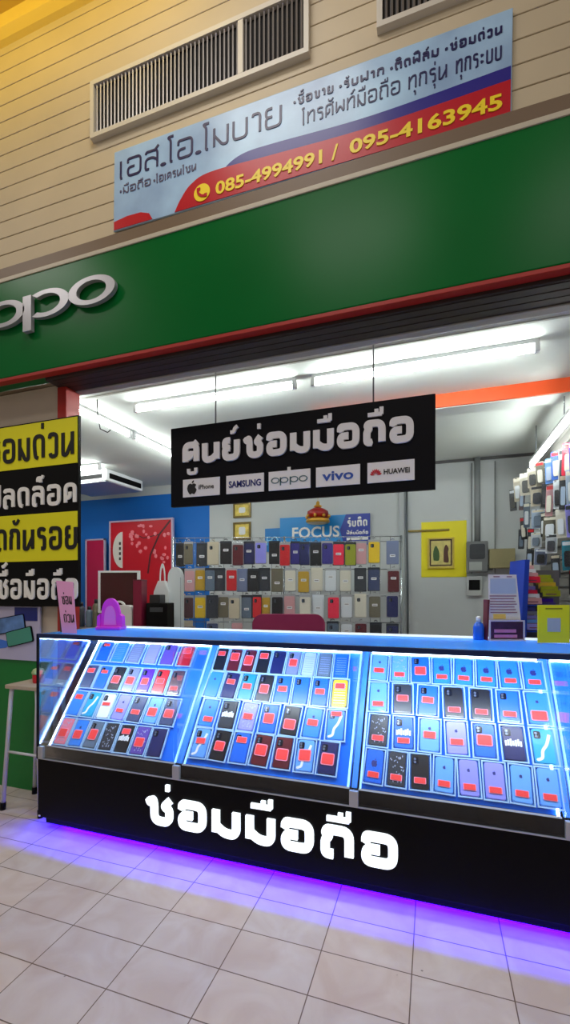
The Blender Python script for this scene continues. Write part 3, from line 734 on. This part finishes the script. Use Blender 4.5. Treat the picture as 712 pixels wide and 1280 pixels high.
def mk_lab():
    m = nm(WHITE).rrect(-.022, -.011, .022, .011, .003, -.0015, 0); m.use(mat('print_dark', (90, 80, 80), .5)).box(-.016, -.002, -.002, .016, -.001, .003); return m.build('label_patch')
def mk_hook(): return nm(CHROME).tube([(0, .0, 0), (0, -.10, .0), (0, -.115, .014)], .0028, 5).build('hook')
me_card = shared('hang_card', mk_card); me_bl = shared('blister', mk_blis); me_rb = shared('rack_body', mk_rbody); me_lb = shared('label_patch', mk_lab); me_hook = shared('hook', mk_hook)
RN = ['top row', 'second row', 'third row', 'bottom row']
for ri, (row, zc) in enumerate(((R1, 1.742), (R2, 1.468), (R3, 1.205), (R4, .93))):
    for k, (c, t0) in enumerate(row):
        nx = row[k+1][1]-t0 if k < len(row)-1 else .14; pv = t0-row[k-1][1] if k else .14
        wide = max(.66, min(1.2, 1.06*min(nx, pv)/.1))
        z = zc+rg.uniform(-.012, .012)
        lab = '%s phone case in hanging packet on the wire rack, %s from left, %s' % (COLS[c][1], ORD[k], RN[ri])
        t = thing('phone_case', lab, 'phone case', rloc(t0, z, .045+.02*(k % 2)), (rg.uniform(-.05, .03), 0, RTH+rg.uniform(-.12, .12)), 'packaged phone cases on the wire rack')
        t.scale = (wide, 1, 1.13)
        light = c in ('cream', 'white', 'rose', 'beige', 'yellow', 'mustard', 'lilac', 'grey', 'khaki')
        part('hang_card', me_card, t, mt=cmat(c) if (k % 3 == 0 and light) else (CARDW if light or k % 4 == 1 else cmat('charcoal')))
        bd = part('case_body', me_rb, t, mt=cmat(c))
        part('blister', me_bl, t)
        if k % 2 == 0 or ri == 1: part('label_patch', me_lb, bd, (0, -.0125, rg.uniform(-.03, .03)))
        else: part('camera_window', me_cam, bd, (-.016, -.012, .05))
        h = part('hook', me_hook, rk); h.location = (t0, -.008, z+.132)

# ------------------------------------------------------------------ back wall
fo = thing('brand_sign', 'sky blue sign with white lettering on the back wall above the rack', 'sign', (-1.13, 5.18, 1.90))
nm(mat('focus_blue', (10, 138, 214), .4)).box(-.66, -.02, 0, .20, 0, .36, bev=.003).build('board', fo)
nm(mat('focus_navy', (24, 52, 160), .4)).prism([(.14, 0), (.44, 0), (.44, .36), (.16, .36), (.09, .18)], -.026, -.001).build('navy_panel', fo)
nm(mat('focus_blue2', (8, 120, 196), .4)).box(-.86, -.012, -.05, -.66, 0, .24, bev=.003).build('rear_board', fo)
latin(nm(LETTERW), 'FOCUS', -.50, .085, .10, .135, -.025, -.019, .02).build('lettering', fo)
latin(nm(mat('letter_pale', (120, 200, 240), .4)), 'FO', -.84, -.68, .03, .11, -.016, -.011, .02).build('rear_lettering', fo)
word(LETTERW, 'รับติด', fo, .18, .41, .21, .08, .018, -.031, -.025); word(LETTERW, 'ฟิล์มมือถือ', fo, .17, .42, .12, .035, .009, -.031, -.025)
nm(LETTERW).box(.17, -.031, .055, .42, -.025, .085).build('white_bar', fo)
em = thing('crown_ornament', 'red and gold crown-shaped ornament hanging before the blue sign', 'ornament', (-1.255, 4.95, 2.14))
GOLD = mat('gold', (214, 160, 60), .3, metal=.6); CRIM = mat('crimson', (150, 24, 20), .4)
nm(GOLD).lathe([(.12, 0), (.14, .02), (.13, .045), (.09, .06)]).build('base', em)
nm(CRIM).lathe([(.09, .06), (.125, .09), (.12, .135), (.07, .165), (.03, .18)]).build('dome', em)
nm(GOLD).lathe([(.03, .178), (.05, .195), (.02, .215), (.022, .235), (.002, .26)]).cyl((0, 0, .25), (0, 0, .66), .002, n=5).build('finial', em)
m = nm(GOLD)
for k in range(8): a = k*PI/4; m.ball((.13*math.cos(a), .13*math.sin(a), .075), .02, n=8)
m.build('gems', em)
def picture(x0, z0, x1, z1, label):
    t = thing('gold_frame', label, 'picture', ((x0+x1)/2, 5.2, z0), group='small gilt frames on the back wall'); w = (x1-x0)/2; h = z1-z0
    nm(mat('dark_gilt', (120, 100, 50), .35, metal=.5)).frame(-w, 0, w, h, .022, -.022, 0).build('frame', t)
    nm(mat('picture_gold', (226, 200, 96), .5, noise=.35, nscale=18)).box(-w+.015, -.01, .015, w-.015, -.001, h-.015).build('picture_print', t)
    nm(WHITE).rrect(-.045, .06, .045, h-.06, .02, -.012, -.009).build('figure_print', t)
picture(-2.43, 2.30, -2.19, 2.49, 'small gilt picture just under the hanging sign, upper of two')
picture(-2.43, 2.02, -2.19, 2.24, 'small gilt picture lower of two, left of the blue sign')
yp = thing('yellow_poster', 'bright yellow square poster on the grey wall behind the counter', 'poster', (.11, 5.2, 1.515))
nm(mat('poster_yellow', (240, 226, 20), .5, noise=.04, nscale=3)).box(-.235, -.006, 0, .235, 0, .615).build('sheet', yp)
fp = thing('framed_picture', 'framed print of two dark figures hung over the yellow poster', 'picture', (.08, 5.194, 1.61))
nm(mat('frame_yellowwood', (206, 182, 60), .4)).frame(-.14, 0, .14, .34, .016, -.025, 0).build('frame', fp)
nm(mat('mat_dark', (70, 40, 30), .5)).frame(-.115, .03, .115, .32, .012, -.016, -.004).build('inner_frame', fp)
nm(mat('print_cream', (214, 200, 120), .5, noise=.2, nscale=20)).box(-.13, -.008, .012, .13, -.001, .33).build('print', fp)
m = nm(mat('figure_green', (60, 90, 40), .5)).prism(crv([(-.075, .09), (-.02, .09), (-.015, .17), (-.03, .22), (-.05, .25), (-.07, .22), (-.08, .16), (-.075, .09)])[:-1], -.0125, -.007)
m.use(mat('figure_brown', (84, 44, 30), .5)).prism(crv([(.03, .07), (.08, .07), (.075, .17), (.08, .22), (.055, .26), (.035, .22), (.03, .15), (.03, .07)])[:-1], -.0125, -.007); m.build('figure_print', fp)
bar = nm(mat('bar_brown', (130, 110, 40), .4, metal=.4)).box(-.27, 5.175, 2.025, .17, 5.19, 2.045, bev=.002)
tag(bar.build('picture_rail'), 'thin brown bar across the yellow poster above its framed print', 'rail')
mb = thing('meter_box', 'grey electric meter box on the back wall beside the yellow poster', 'meter box', (.45, 5.2, 1.56))
GM = mat('meter_grey', (112, 114, 116), .5)
nm(GM).box(-.11, -.09, 0, .10, 0, .33, bev=.012).build('casing', mb)
nm(mat('meter_window', (70, 74, 78), .15)).rrect(-.08, .14, .07, .30, .02, -.096, -.088).build('window', mb)
nm(mat('meter_label', (170, 176, 172), .5)).box(-.085, -.095, .02, .04, -.088, .11).build('label_plate', mb)
nm(GM).cyl((.10, -.04, .05), (.15, -.04, .05), .03).build('side_gland', mb)
bb = thing('breaker_box', 'small white breaker with black face below the meter box', 'breaker', (.42, 5.2, 1.31))
nm(mat('breaker_white', (190, 194, 194), .5)).box(-.075, -.05, 0, .075, 0, .21, bev=.006).build('casing', bb)
nm(BLACK).box(-.055, -.056, .06, .055, -.048, .17, bev=.003).build('switch_face', bb)
tag(nm(mat('conduit_grey', (128, 132, 134), .5)).cyl((.45, 5.165, 1.88), (.45, 5.165, 2.79), .03).build('conduit_pipe'), 'grey conduit pipe rising from the meter box to the ceiling', 'pipe')
tag(nm(mat('conduit_dark', (84, 90, 94), .5)).tube([(-.27, 5.18, .0), (-.27, 5.18, 1.4), (-.28, 5.18, 2.1), (-.28, 5.18, 2.79)], .012).build('cable_pipe'), 'thin dark cable running down the grey wall left of the poster', 'cable')
tag(nm(mat('conduit_pale', (172, 178, 180), .5)).box(-.37, 5.17, .0, -.31, 5.199, 2.79, bev=.004).build('cable_duct'), 'pale grey cable duct beside the thin dark cable', 'duct')
sb = nm(mat('box_tan', (150, 140, 100), .6)).box(.56, 5.06, 1.60, .80, 5.2, 1.80, bev=.006); tag(sb.build('junction_box'), 'tan box on the grey wall right of the meter box', 'box')

# red display board with blossoms
rb = thing('red_display_board', 'red board with a white fan and blossom print against the blue wall', 'board', (-3.77, 5.12, 1.0))
nm(mat('board_red', (186, 12, 34), .4)).box(-.49, -.03, .0, .49, 0, 1.32).build('panel', rb)
nm(mat('board_frame', (190, 176, 200), .4)).frame(-.51, -.01, .51, 1.335, .022, -.04, .0).build('frame', rb)
nm(mat('fan_white', (225, 220, 212), .5)).prism(ell(-.29, .93, .16, .25, 14, 90, 270), -.034, -.029).build('fan_print', rb)
for k in range(4): nm(mat('fan_ink', (60, 50, 50), .5)).box(-.345, -.037, .79+k*.07, -.315, -.033, .83+k*.07).build('fan_character', rb)
m = nm(mat('blossom_pink', (226, 130, 140), .5)); r = random.Random(5)
for k in range(34):
    u = r.random(); px_, pz_ = .45-u*.62+r.uniform(-.04, .04), 1.26-.55*r.random()*(1-.45*u)
    m.prism(ell(px_, pz_, .016+r.random()*.012, .016+r.random()*.012, 8), -.034-.0004*k, -.029)
m.build('blossom_print', rb)
nm(mat('branch_brown', (70, 22, 28), .5)).ribbon([(.47, 1.3), (.3, 1.12), (.16, .85), (.12, .6)], .025, -.0325, -.029).ribbon([(.3, 1.12), (.05, 1.08), (-.1, 1.15)], .012, -.0325, -.029).build('branch_print', rb)
mp = thing('magenta_banner', 'narrow magenta banner standing left of the red board', 'banner', (-4.62, 5.12, .9))
nm(mat('panel_magenta', (176, 16, 70), .4)).box(-.06, -.02, 0, .24, 0, 1.18, bev=.004).build('sheet', mp)
nm(mat('board_frame', (190, 176, 200), .4)).box(-.08, -.03, 0, -.06, 0, 1.2).box(.24, -.03, 0, .26, 0, 1.2).box(-.08, -.03, 1.18, .26, 0, 1.2).build('frame', mp)
# a cabinet that carries the clutter behind the counter
cab = thing('work_cabinet', 'low dark cabinet behind the counter carrying the monitor and bags', 'cabinet', (-2.78, 3.62, 0))
CW = mat('cabinet_dark', (70, 62, 60), .5)
nm(CW).box(-.62, -.26, .04, .52, .26, .98, bev=.005).build('carcass', cab)
nm(mat('cabinet_top', (120, 112, 108), .45)).box(-.64, -.28, .98, .54, .28, 1.01, bev=.004).build('top', cab)
for x in (-.6, -.22, .16):
    d = nm(CW).box(x, -.275, .08, x+.35, -.26, .94, bev=.003).build('door', cab); nm(CHROME).box(x+.3, -.29, .5, x+.315, -.272, .62).build('handle', d)
tv = thing('monitor', 'monitor with white bezel and dark maroon screen behind the counter', 'monitor', (-2.87, 3.55, 1.01), (0, 0, .28))
nm(WHITE).frame(-.20, .14, .20, .545, .018, -.02, .02).build('bezel', tv)
nm(mat('screen_maroon', (62, 18, 24), .15)).box(-.185, -.006, .155, .185, .02, .53).build('screen', tv)
nm(WHITE).cyl((0, .02, .0), (0, .02, .16), .02).box(-.11, -.08, 0, .11, .1, .015, bev=.005).build('stand', tv)
def shopping_bag(x, y, z, w, h, label, rz=.2):
    t = thing('shopping_bag', label, 'bag', (x, y, z), (0, 0, rz)); WB = mat('bag_white', (222, 226, 226), .6)
    nm(WB).prism([(-w/2, 0), (w/2, 0), (w/2*.86, h*.55), (w*.18, h*.72), (-w*.18, h*.72), (-w/2*.86, h*.55)], -.035, .035).build('bag_body', t)
    nm(WB).ring(0, h*.72, w*.17, h*.27, w*.06, h*.06, -.006, .006, 16, 0, 180).build('handle', t)
    nm(mat('bag_print', (90, 150, 130), .5)).prism(ell(.0, h*.36, w*.12, h*.05, 10), -.037, -.034).prism(ell(.03, h*.22, w*.1, h*.04, 10), -.037, -.034).build('print', t)
tw = thing('drawer_tower', 'tall maroon carton standing beside the black printer', 'carton', (-2.53, 3.42, 1.01), (0, 0, .2))
nm(mat('tower_maroon', (124, 12, 50), .4)).box(-.045, -.06, 0, .035, .06, .445, bev=.004).build('carton_body', tw)
nm(mat('tower_dark', (88, 8, 36), .4)).box(-.045, -.062, .44, .035, .062, .452).build('lid', tw)
bk = thing('printer', 'black boxy printer on the cabinet beneath the white bag', 'printer', (-2.38, 3.50, 1.01), (0, 0, .2))
nm(BLACK).box(-.10, -.08, 0, .10, .10, .24, bev=.01).build('casing', bk)
nm(mat('printer_tray', (36, 38, 40), .4)).box(-.08, -.05, .24, .02, .08, .315, bev=.006).build('paper_tray', bk)
nm(mat('printer_panel', (60, 62, 66), .3)).box(-.06, -.086, .16, .06, -.078, .2).build('panel', bk)
shopping_bag(-2.46, 3.66, 1.01, .17, .62, 'white bag with a loop handle standing behind the black printer')
wh = thing('white_cover', 'rounded white chair cover showing right of the white bag', 'cover', (-2.35, 3.72, 1.01), (0, 0, .2))
m = nm(mat('cover_white', (214, 220, 222), .6)); m.prism([(-.07, 0), (.07, 0), (.07, .48)]+ell(0, .48, .07, .10, 12, 0, 180)[1:], -.03, .03); m.build('cover_body', wh)
nm(mat('cover_seam', (170, 178, 182), .6)).box(.055, -.034, 0, .062, -.029, .48).build('seam', wh)
hb = thing('white_handbag', 'white arched bag behind the magenta holder', 'bag', (-2.72, 3.36, 1.01), (0, 0, .25))
nm(mat('bag_pale', (226, 224, 220), .5)).prism(rr(-.14, 0, .14, .22, .05), -.05, .05).build('bag_body', hb)
nm(mat('bag_pale', (226, 224, 220), .5)).ring(0, .21, .06, .05, .018, .016, -.01, .01, 16, 0, 180).build('handle', hb)
# row of small bottles and clutter on the cabinet
for i, (x, c, h) in enumerate(((-3.28, 'charcoal', .24), (-3.18, 'steel', .2), (-3.10, 'khaki', .27))):
    t = thing('spray_can', '%s can on the cabinet by the striped sign, %s from left' % (COLS[c][1], ORD[i]), 'can', (x, 3.5, 1.01), group='cans beside the monitor')
    nm(cmat(c)).lathe([(.032, 0), (.033, .01), (.033, h*.75), (.02, h*.85)]).build('can_body', t)
    nm(cmat('black')).lathe([(.018, h*.85), (.018, h)]).build('cap', t)

# maroon chair
ch = thing('swivel_chair', 'maroon padded chair back showing just above the counter', 'chair', (-.99, 3.05, 0), (0, 0, .28))
MAR = mat('chair_maroon', (150, 34, 84), .6)
b = M().use(MAR); b.rrect(-.26, .72, .26, 1.19, .07, -.035, .035, n=6); b.build('backrest', ch)
nm(MAR).box(-.25, -.5, .46, .25, -.04, .55, bev=.03).build('seat', ch)
nm(BLACK).box(-.03, .0, .48, .03, .03, .8, bev=.004).build('back_bracket', ch)
nm(BLACK).cyl((0, -.27, .1), (0, -.27, .46), .028).build('post', ch)
for k in range(5):
    a = k*2*PI/5; nm(BLACK).tube([(0, -.27, .11), (.24*math.cos(a), -.27+.24*math.sin(a), .06)], .018).ball((.25*math.cos(a), -.27+.25*math.sin(a), .03), .03, n=10).build('leg', ch)

# ------------------------------------------------------------------ things on the counter top
TZ = 1.1125
pc = thing('pink_card_sign', 'pink leaning card with black Thai words at the left end of the counter', 'sign', (-1.985, 2.03, TZ), (0, 0, .0))
PK = mat('card_pink', (240, 170, 226), .5)
m = nm(PK); R = Matrix.Translation((0, 0, 0)) @ Matrix.Shear('XY', 4, (0, 0)) if False else None
Sh = Matrix(((1, 0, -.22, 0), (0, 1, .10, 0), (0, 0, 1, 0), (0, 0, 0, 1)))
m.prism([(-.052, 0), (.052, 0), (.062, .295), (-.06, .305)], -.004, 0, Sh); m.build('card', pc)
word(INKB, 'ซ่อม', pc, -.03, .042, .165, .05, .006, -.0055, -.0035, xf=Sh); word(INKB, 'ด่วน', pc, -.028, .046, .06, .05, .006, -.0055, -.0035, xf=Sh)
m = nm(mat('card_brown', (92, 74, 62), .6)).prism([(-.115, 0), (-.055, 0), (-.115, .295), (-.135, .295)], .045, .05); m.build('back_flap', pc)
mh = thing('magenta_holder', 'bright magenta arched phone holder on the counter', 'holder', (-1.93, 2.31, TZ), (0, 0, .2))
MG = mat('magenta_plastic', (238, 70, 245), .3, coat=.3)
nm(MG).prism([(-.065, .02), (.065, .02), (.062, .11)]+ell(0, .11, .058, .088, 14, 0, 180)[1:], -.01, .01).build('arch_panel', mh)
nm(mat('magenta_pale', (248, 140, 250), .3)).prism([(-.04, .03), (.04, .03), (.038, .09)]+ell(0, .09, .036, .06, 12, 0, 180)[1:], -.016, -.008).build('inner_pad', mh)
nm(MG).box(-.08, -.05, 0, .08, .05, .022, bev=.008).build('base', mh)
for s in (-1, 1): nm(MG).prism([(s*.062, .02), (s*.085, .02), (s*.082, .085), (s*.064, .10)], -.02, .02).build('side_wing', mh)
ps = thing('price_list_stand', 'white price list on a slanted stand at the right end of the counter', 'price list', (.335, 2.40, TZ), (0, 0, .3))
Rt = Matrix.Rotation(-.10, 4, 'X')
nm(mat('list_white', (226, 226, 236), .4)).prism([(-.078, .1), (.078, .1), (.068, .325), (-.068, .325)], -.004, 0, Rt).build('list_sheet', ps)
m = nm(mat('list_blue', (176, 196, 230), .4)).prism([(-.064, .23), (.064, .23), (.062, .305), (-.062, .305)], -.0055, -.003, Rt); m.build('blue_field', ps)
m = nm(mat('list_lines', (150, 110, 140), .5))
for k in range(7): m.box(-.068, -.0058, .135+k*.0135, .062-.006*(k % 3), -.003, .140+k*.0135, mtx=Rt)
m.box(-.045, -.0058, .312, -.015, -.003, .317, mtx=Rt).box(.02, -.0058, .312, .045, -.003, .317, mtx=Rt); m.build('printed_lines', ps)
nm(mat('list_yellow', (240, 208, 110), .5)).box(-.055, -.006, .106, .005, -.003, .130, mtx=Rt).build('yellow_strip', ps)
nm(mat('holder_white', (216, 206, 220), .4)).box(-.085, -.03, 0, .085, .03, .006).frame(-.085, 0, .085, .10, .006, -.02, -.012).build('holder', ps)
nm(mat('leaflet_plum', (70, 26, 70), .4, noise=.3, nscale=25)).box(-.079, -.014, .008, .079, -.006, .095).build('leaflet', ps)
nm(mat('leaflet_pink', (214, 130, 180), .4)).box(-.06, -.0165, .04, .045, -.0135, .056).box(-.06, -.0165, .015, .05, -.0135, .03).build('leaflet_lettering', ps)
nm(mat('stand_side', (110, 40, 60), .5)).prism([(-.09, 0), (-.084, 0), (-.075, .2), (-.085, .2)], -.0, .05).build('side_plate', ps)
qs = thing('yellow_card_stand', 'yellow acrylic card stand with a grey square on the counter', 'card stand', (.525, 2.325, TZ), (0, 0, .3))
nm(mat('card_yellow', (244, 240, 24), .35)).box(-.072, -.003, .004, .072, .003, .178, bev=.001).build('card', qs)
nm(mat('card_square', (184, 190, 190), .5)).box(-.03, -.0045, .055, .03, -.002, .118).build('grey_square', qs)
nm(mat('card_text', (150, 140, 20), .5)).box(-.038, -.0045, .158, .038, -.002, .164).build('heading_bar', qs)
nm(GLASS).box(-.075, -.03, 0, .075, .03, .004).box(-.075, .003, .004, .075, .006, .18).build('acrylic_holder', qs)
bo = thing('spray_bottle', 'small blue bottle with white cap on the counter by the price list', 'bottle', (.215, 2.40, TZ))
nm(mat('bottle_blue', (30, 110, 230), .25, coat=.3)).lathe([(.024, 0), (.026, .008), (.026, .062), (.02, .08), (.011, .088)]).build('bottle_body', bo)
nm(WHITE).lathe([(.011, .086), (.012, .112), (.007, .116)]).build('cap', bo)
sl = thing('silver_scanner', 'silver boxy gadget on the counter beside the pink card', 'gadget', (-2.0, 2.36, TZ), (0, 0, .2))
nm(mat('gadget_silver', (180, 180, 178), .35)).box(-.055, -.03, 0, .05, .03, .035, bev=.008).build('casing', sl)
nm(BLACK).box(.05, -.025, 0, .075, .025, .055, bev=.006).build('end_cap', sl)

# ------------------------------------------------------------------ sim packet display
sd = thing('packet_display', 'blue stepped display of small card packets behind the yellow card', 'display', (.66, 3.27, 0), (0, 0, .3))
BLD = mat('display_blue', (26, 66, 190), .4)
nm(BLD).box(-.13, .0, .0, .22, .22, 1.0, bev=.005).build('base', sd)
nm(BLD).prism([(-.135, 1.0), (-.10, 1.0), (-.075, 1.56), (-.105, 1.56)], -.02, .18).build('side_panel', sd)
nm(mat('display_grey', (110, 106, 112), .5)).box(-.10, .16, 1.0, .22, .18, 1.50).build('back_panel', sd)
PCK = [['hotpink', 'rose', 'white', 'rose', 'cream'], ['rose', 'white', 'hotpink', 'lilac', 'beige'], ['olive', 'olive', 'mustard', 'olive', 'olive'], ['lilac', 'ice', 'lilac', 'white', 'lilac'], ['purple', 'violet', 'hotpink', 'purple', 'violet']]
SPOT = [(-.045, 1.41, 'upper left pile'), (-.035, 1.27, 'middle left pile'), (.085, 1.32, 'green pile'), (-.02, 1.10, 'lower left pile'), (.10, 1.16, 'purple pile')]
pkr = nm(WHITE).box(-.056, -.006, 0, .056, .006, .042, bev=.002).build('packet'); me_pk = pkr.data; bpy.data.objects.remove(pkr)
for (x, z, nme), cs in zip(SPOT, PCK):
    for k, c in enumerate(cs):
        p = Vector((x, .015+.026*k, z+.026*k)); p = Matrix.Translation((.66, 3.27, 0)) @ Matrix.Rotation(.3, 4, 'Z') @ p
        t = thing('card_packet', '%s card packet in the blue display, %s, %s from front' % (COLS[c][1], nme, ORD[k]), 'packet', p, (-.15, 0, .3), 'card packets in the blue display')
        part('packet_body', me_pk, t, mt=cmat(c))
        o = nm(mat('packet_print', (120, 60, 90), .5)).box(-.04, -.0075, .012, .03, -.005, .018).build('print', t)
for i, z in enumerate((1.10, 1.15, 1.27, 1.32, 1.39)):
    nm(BLD).box(-.10, .0, z-.012, .2, .17, z-.006).build('shelf', sd) if i in (0, 2) else None

# ------------------------------------------------------------------ accessory wall at right
aw = thing('accessory_rack', 'slatted rack along the right shop wall hung with accessory packs', 'rack', (1.03, 4.2, 0))
m = nm(mat('slat_grey', (120, 118, 114), .5))
for k in range(14): m.box(-.02, -1.5, 1.05+k*.115, .015, .75, 1.05+k*.115+.085, bev=.003)
m.build('slats', aw)
GOODS = [  # px-derived world spots on the rack (x, y, z), width, height, colour, word
 (.904, 3.92, 2.33, .07, .22, 'blue'), (.875, 4.0, 2.31, .06, .2, 'ice'), (.945, 3.76, 2.33, .08, .24, 'hotpink'), (.925, 3.84, 2.31, .05, .24, 'white'),
 (.84, 4.15, 2.33, .06, .2, 'khaki'), (.81, 4.28, 2.33, .08, .17, 'beige'), (.78, 4.42, 2.31, .09, .2, 'cream'),
 (.745, 4.58, 2.30, .07, .22, 'beige'), (.72, 4.68, 2.22, .06, .2, 'charcoal'), (.765, 4.48, 2.24, .045, .3, 'brown'),
 (.833, 4.22, 2.16, .10, .17, 'beige'), (.836, 4.20, 1.965, .10, .16, 'silver'), (.88, 4.02, 2.08, .055, .25, 'rose'), (.905, 3.9, 2.10, .05, .22, 'white'),
 (.925, 3.82, 2.10, .05, .26, 'charcoal'), (.95, 3.72, 2.11, .06, .26, 'silver'), (.785, 4.40, 2.03, .05, .22, 'steel'), (.77, 4.45, 1.92, .05, .2, 'black'),
 (.76, 4.5, 1.83, .05, .18, 'charcoal'), (.829, 4.236, 1.79, .085, .13, 'white'), (.88, 4.0, 1.86, .10, .18, 'khaki'), (.92, 3.85, 1.87, .07, .22, 'cream'),
 (.955, 3.72, 1.87, .07, .24, 'lilac'), (.845, 4.15, 1.64, .09, .13, 'grey'), (.885, 3.98, 1.73, .085, .15, 'white'), (.80, 4.33, 1.66, .06, .16, 'black'),
 (.945, 3.76, 1.62, .08, .22, 'teal'), (.97, 3.64, 1.60, .07, .24, 'beige'), (.90, 3.92, 1.55, .06, .18, 'charcoal'), (.785, 4.4, 1.52, .06, .18, 'black'),
 (.96, 3.68, 2.32, .06, .22, 'purple'), (.98, 3.58, 2.1, .07, .24, 'yellow'), (.985, 3.55, 1.86, .08, .22, 'steel'), (.99, 3.52, 2.33, .07, .22, 'pink'),
 (.86, 4.08, 2.14, .05, .2, 'black'), (.80, 4.32, 1.80, .05, .2, 'charcoal'), (.855, 4.1, 1.90, .04, .2, 'black'), (.965, 3.66, 1.42, .08, .18, 'black'), (.88, 4.02, 1.38, .07, .18, 'steel')]
me_gc = shared('goods_card', lambda: nm(WHITE).rrect(-.5, -.5, .5, .5, .06, -.003, 0).build('hang_card'))
me_gb = shared('goods_blister', lambda: nm(BLISTER).rrect(-.44, -.46, .44, .3, .06, -.022, -.003).build('blister'))
me_gi = shared('goods_item', lambda: nm(WHITE).rrect(-.3, -.38, .3, .15, .1, -.016, -.003).build('accessory'))
me_gl = shared('goods_header', lambda: nm(WHITE).rrect(-.44, .34, .44, .46, .03, -.0045, -.002).build('header'))
def tier(z): return 'top' if z > 2.25 else 'upper' if z > 2.0 else 'middle' if z > 1.75 else 'low'
def across(g): return (.9485*g[0]+.3168*g[1])/(-.3168*g[0]+.9485*g[1])
GOODS.sort(key=across)
used = {}
for k, (x, y, z, w, h, c) in enumerate(GOODS):
    lev = tier(z)
    # 'top' if z > 2.25 else 'upper' if z > 2.0 else 'middle' if z > 1.75 else 'low'
    used[lev] = used.get(lev, 0)+1
    t = thing('accessory_pack', '%s accessory pack on the right wall rack, %s from left in its %s tier' % (COLS[c][1], ORD[used[lev]-1], lev), 'accessory pack',
              (x, y, z), (rg.uniform(-.05, .05), rg.uniform(-.06, .06), -.35+rg.uniform(-.25, .2)), 'accessory packs on the right wall')
    part('hang_card', me_gc, t, mt=cmat(c), scale=(w, 1, h)); part('blister', me_gb, t, scale=(w, 1, h))
    alt = ['black', 'white', 'charcoal', 'silver', 'cream'][k % 5]
    part('accessory', me_gi, t, mt=cmat(alt if alt != c else 'steel'), scale=(w, 1, h)); part('header', me_gl, t, mt=cmat(['white', 'cream', 'charcoal', 'beige', 'red'][k % 5]), scale=(w, 1, h))
    hk = nm(CHROME).tube([(0, 0, 0), (x-1.03, 0, 0)], .003, 5).build('hook', aw); hk.location = (-.02+.0, y-4.2, z+h*.46)

# ------------------------------------------------------------------ folding stool at left
st = thing('metal_stool', 'grey metal stool with splayed legs against the green panel', 'stool', (-2.38, 2.17, 0))
SG = mat('stool_grey', (218, 219, 220), .4, metal=.15)
nm(mat('stool_top', (188, 170, 150), .5)).box(-.13, -.12, .752, .16, .12, .778, bev=.006).build('top', st)
for sx, sy in ((-1, -1), (-1, 1), (1, -1), (1, 1)):
    l = nm(SG).tube([(sx*.10, sy*.095, .752), (sx*.105, sy*.097, .70), (sx*.15, sy*.115, .03)], .0135, 8).build('leg', st)
    nm(BLACK).cyl((sx*.151, sy*.116, .0), (sx*.149, sy*.1145, .045), .017).build('rubber_foot', l)
m = nm(SG)
for sy in (-1, 1): m.tube([(-.128, sy*.105, .36), (.128, sy*.105, .36)], .008)
m.build('stretcher', st)
rcup = thing('red_pot', 'small red pot with a pale green lid on the metal stool', 'pot', (-2.36, 2.16, .778))
nm(cmat('red')).lathe([(.03, 0), (.034, .01), (.034, .05), (.03, .055)]).build('pot_body', rcup)
nm(mat('lid_green', (170, 190, 130), .5)).lathe([(.036, .055), (.04, .065), (.03, .085), (.008, .095)]).build('lid', rcup)

# ================================================================== LIGHT
def area(name, loc, rot, sx, sy, power, col=(1, 1, 1), spread=None):
    l = bpy.data.lights.new(name, 'AREA'); l.shape = 'RECTANGLE'; l.size = sx; l.size_y = sy; l.energy = power; l.color = col
    if spread: l.spread = spread
    o = bpy.data.objects.new(name, l); COL.objects.link(o); o.location = loc; o.rotation_euler = rot; return o
W = bpy.data.worlds.new('world'); SC.world = W; W.use_nodes = True
W.node_tree.nodes['Background'].inputs['Color'].default_value = (1.0, .94, .86, 1)
W.node_tree.nodes['Background'].inputs['Strength'].default_value = .22
# mall ceiling luminaires (in front of the shop, above and behind the camera)
for x, y, p in ((-1.1, 1.2, 22), (-.8, -.5, 30), (-4.4, .3, 36), (1.6, -.8, 28)):
    area('mall_light', (x, y, 5.2), (0, 0, 0), 1.2, .5, p, (1, .955, .90))
# warm cove lamp by the ceiling at left
area('cove_light', (-2.5, 1.85, 5.10), (math.radians(62), 0, 0), 2.6, .08, 7, (1, .70, .08))
# LED strips in the trays
for i in range(4):
    a, b = XD[i], XD[i+1]
    area('tray_light', ((a+b)/2, 1.985, 1.082), (math.radians(32), 0, 0), b-a-.08, .02, 4.6, (.80, .91, 1))
# purple underglow
area('under_light', ((CX0+CX1)/2, 2.10, .048), (math.radians(-84), 0, 0), LN-.06, .004, 130, (.012, .0, 1))
SC.view_settings.view_transform = 'Standard'; SC.view_settings.look = 'None'; SC.view_settings.gamma = 1
SC.view_settings.use_curve_mapping = False; SC.view_settings.exposure = 0
SC.cycles.use_denoising = True
SC.cycles.transparent_max_bounces = 20; SC.cycles.max_bounces = 8
SC.cycles.sample_clamp_indirect = 6
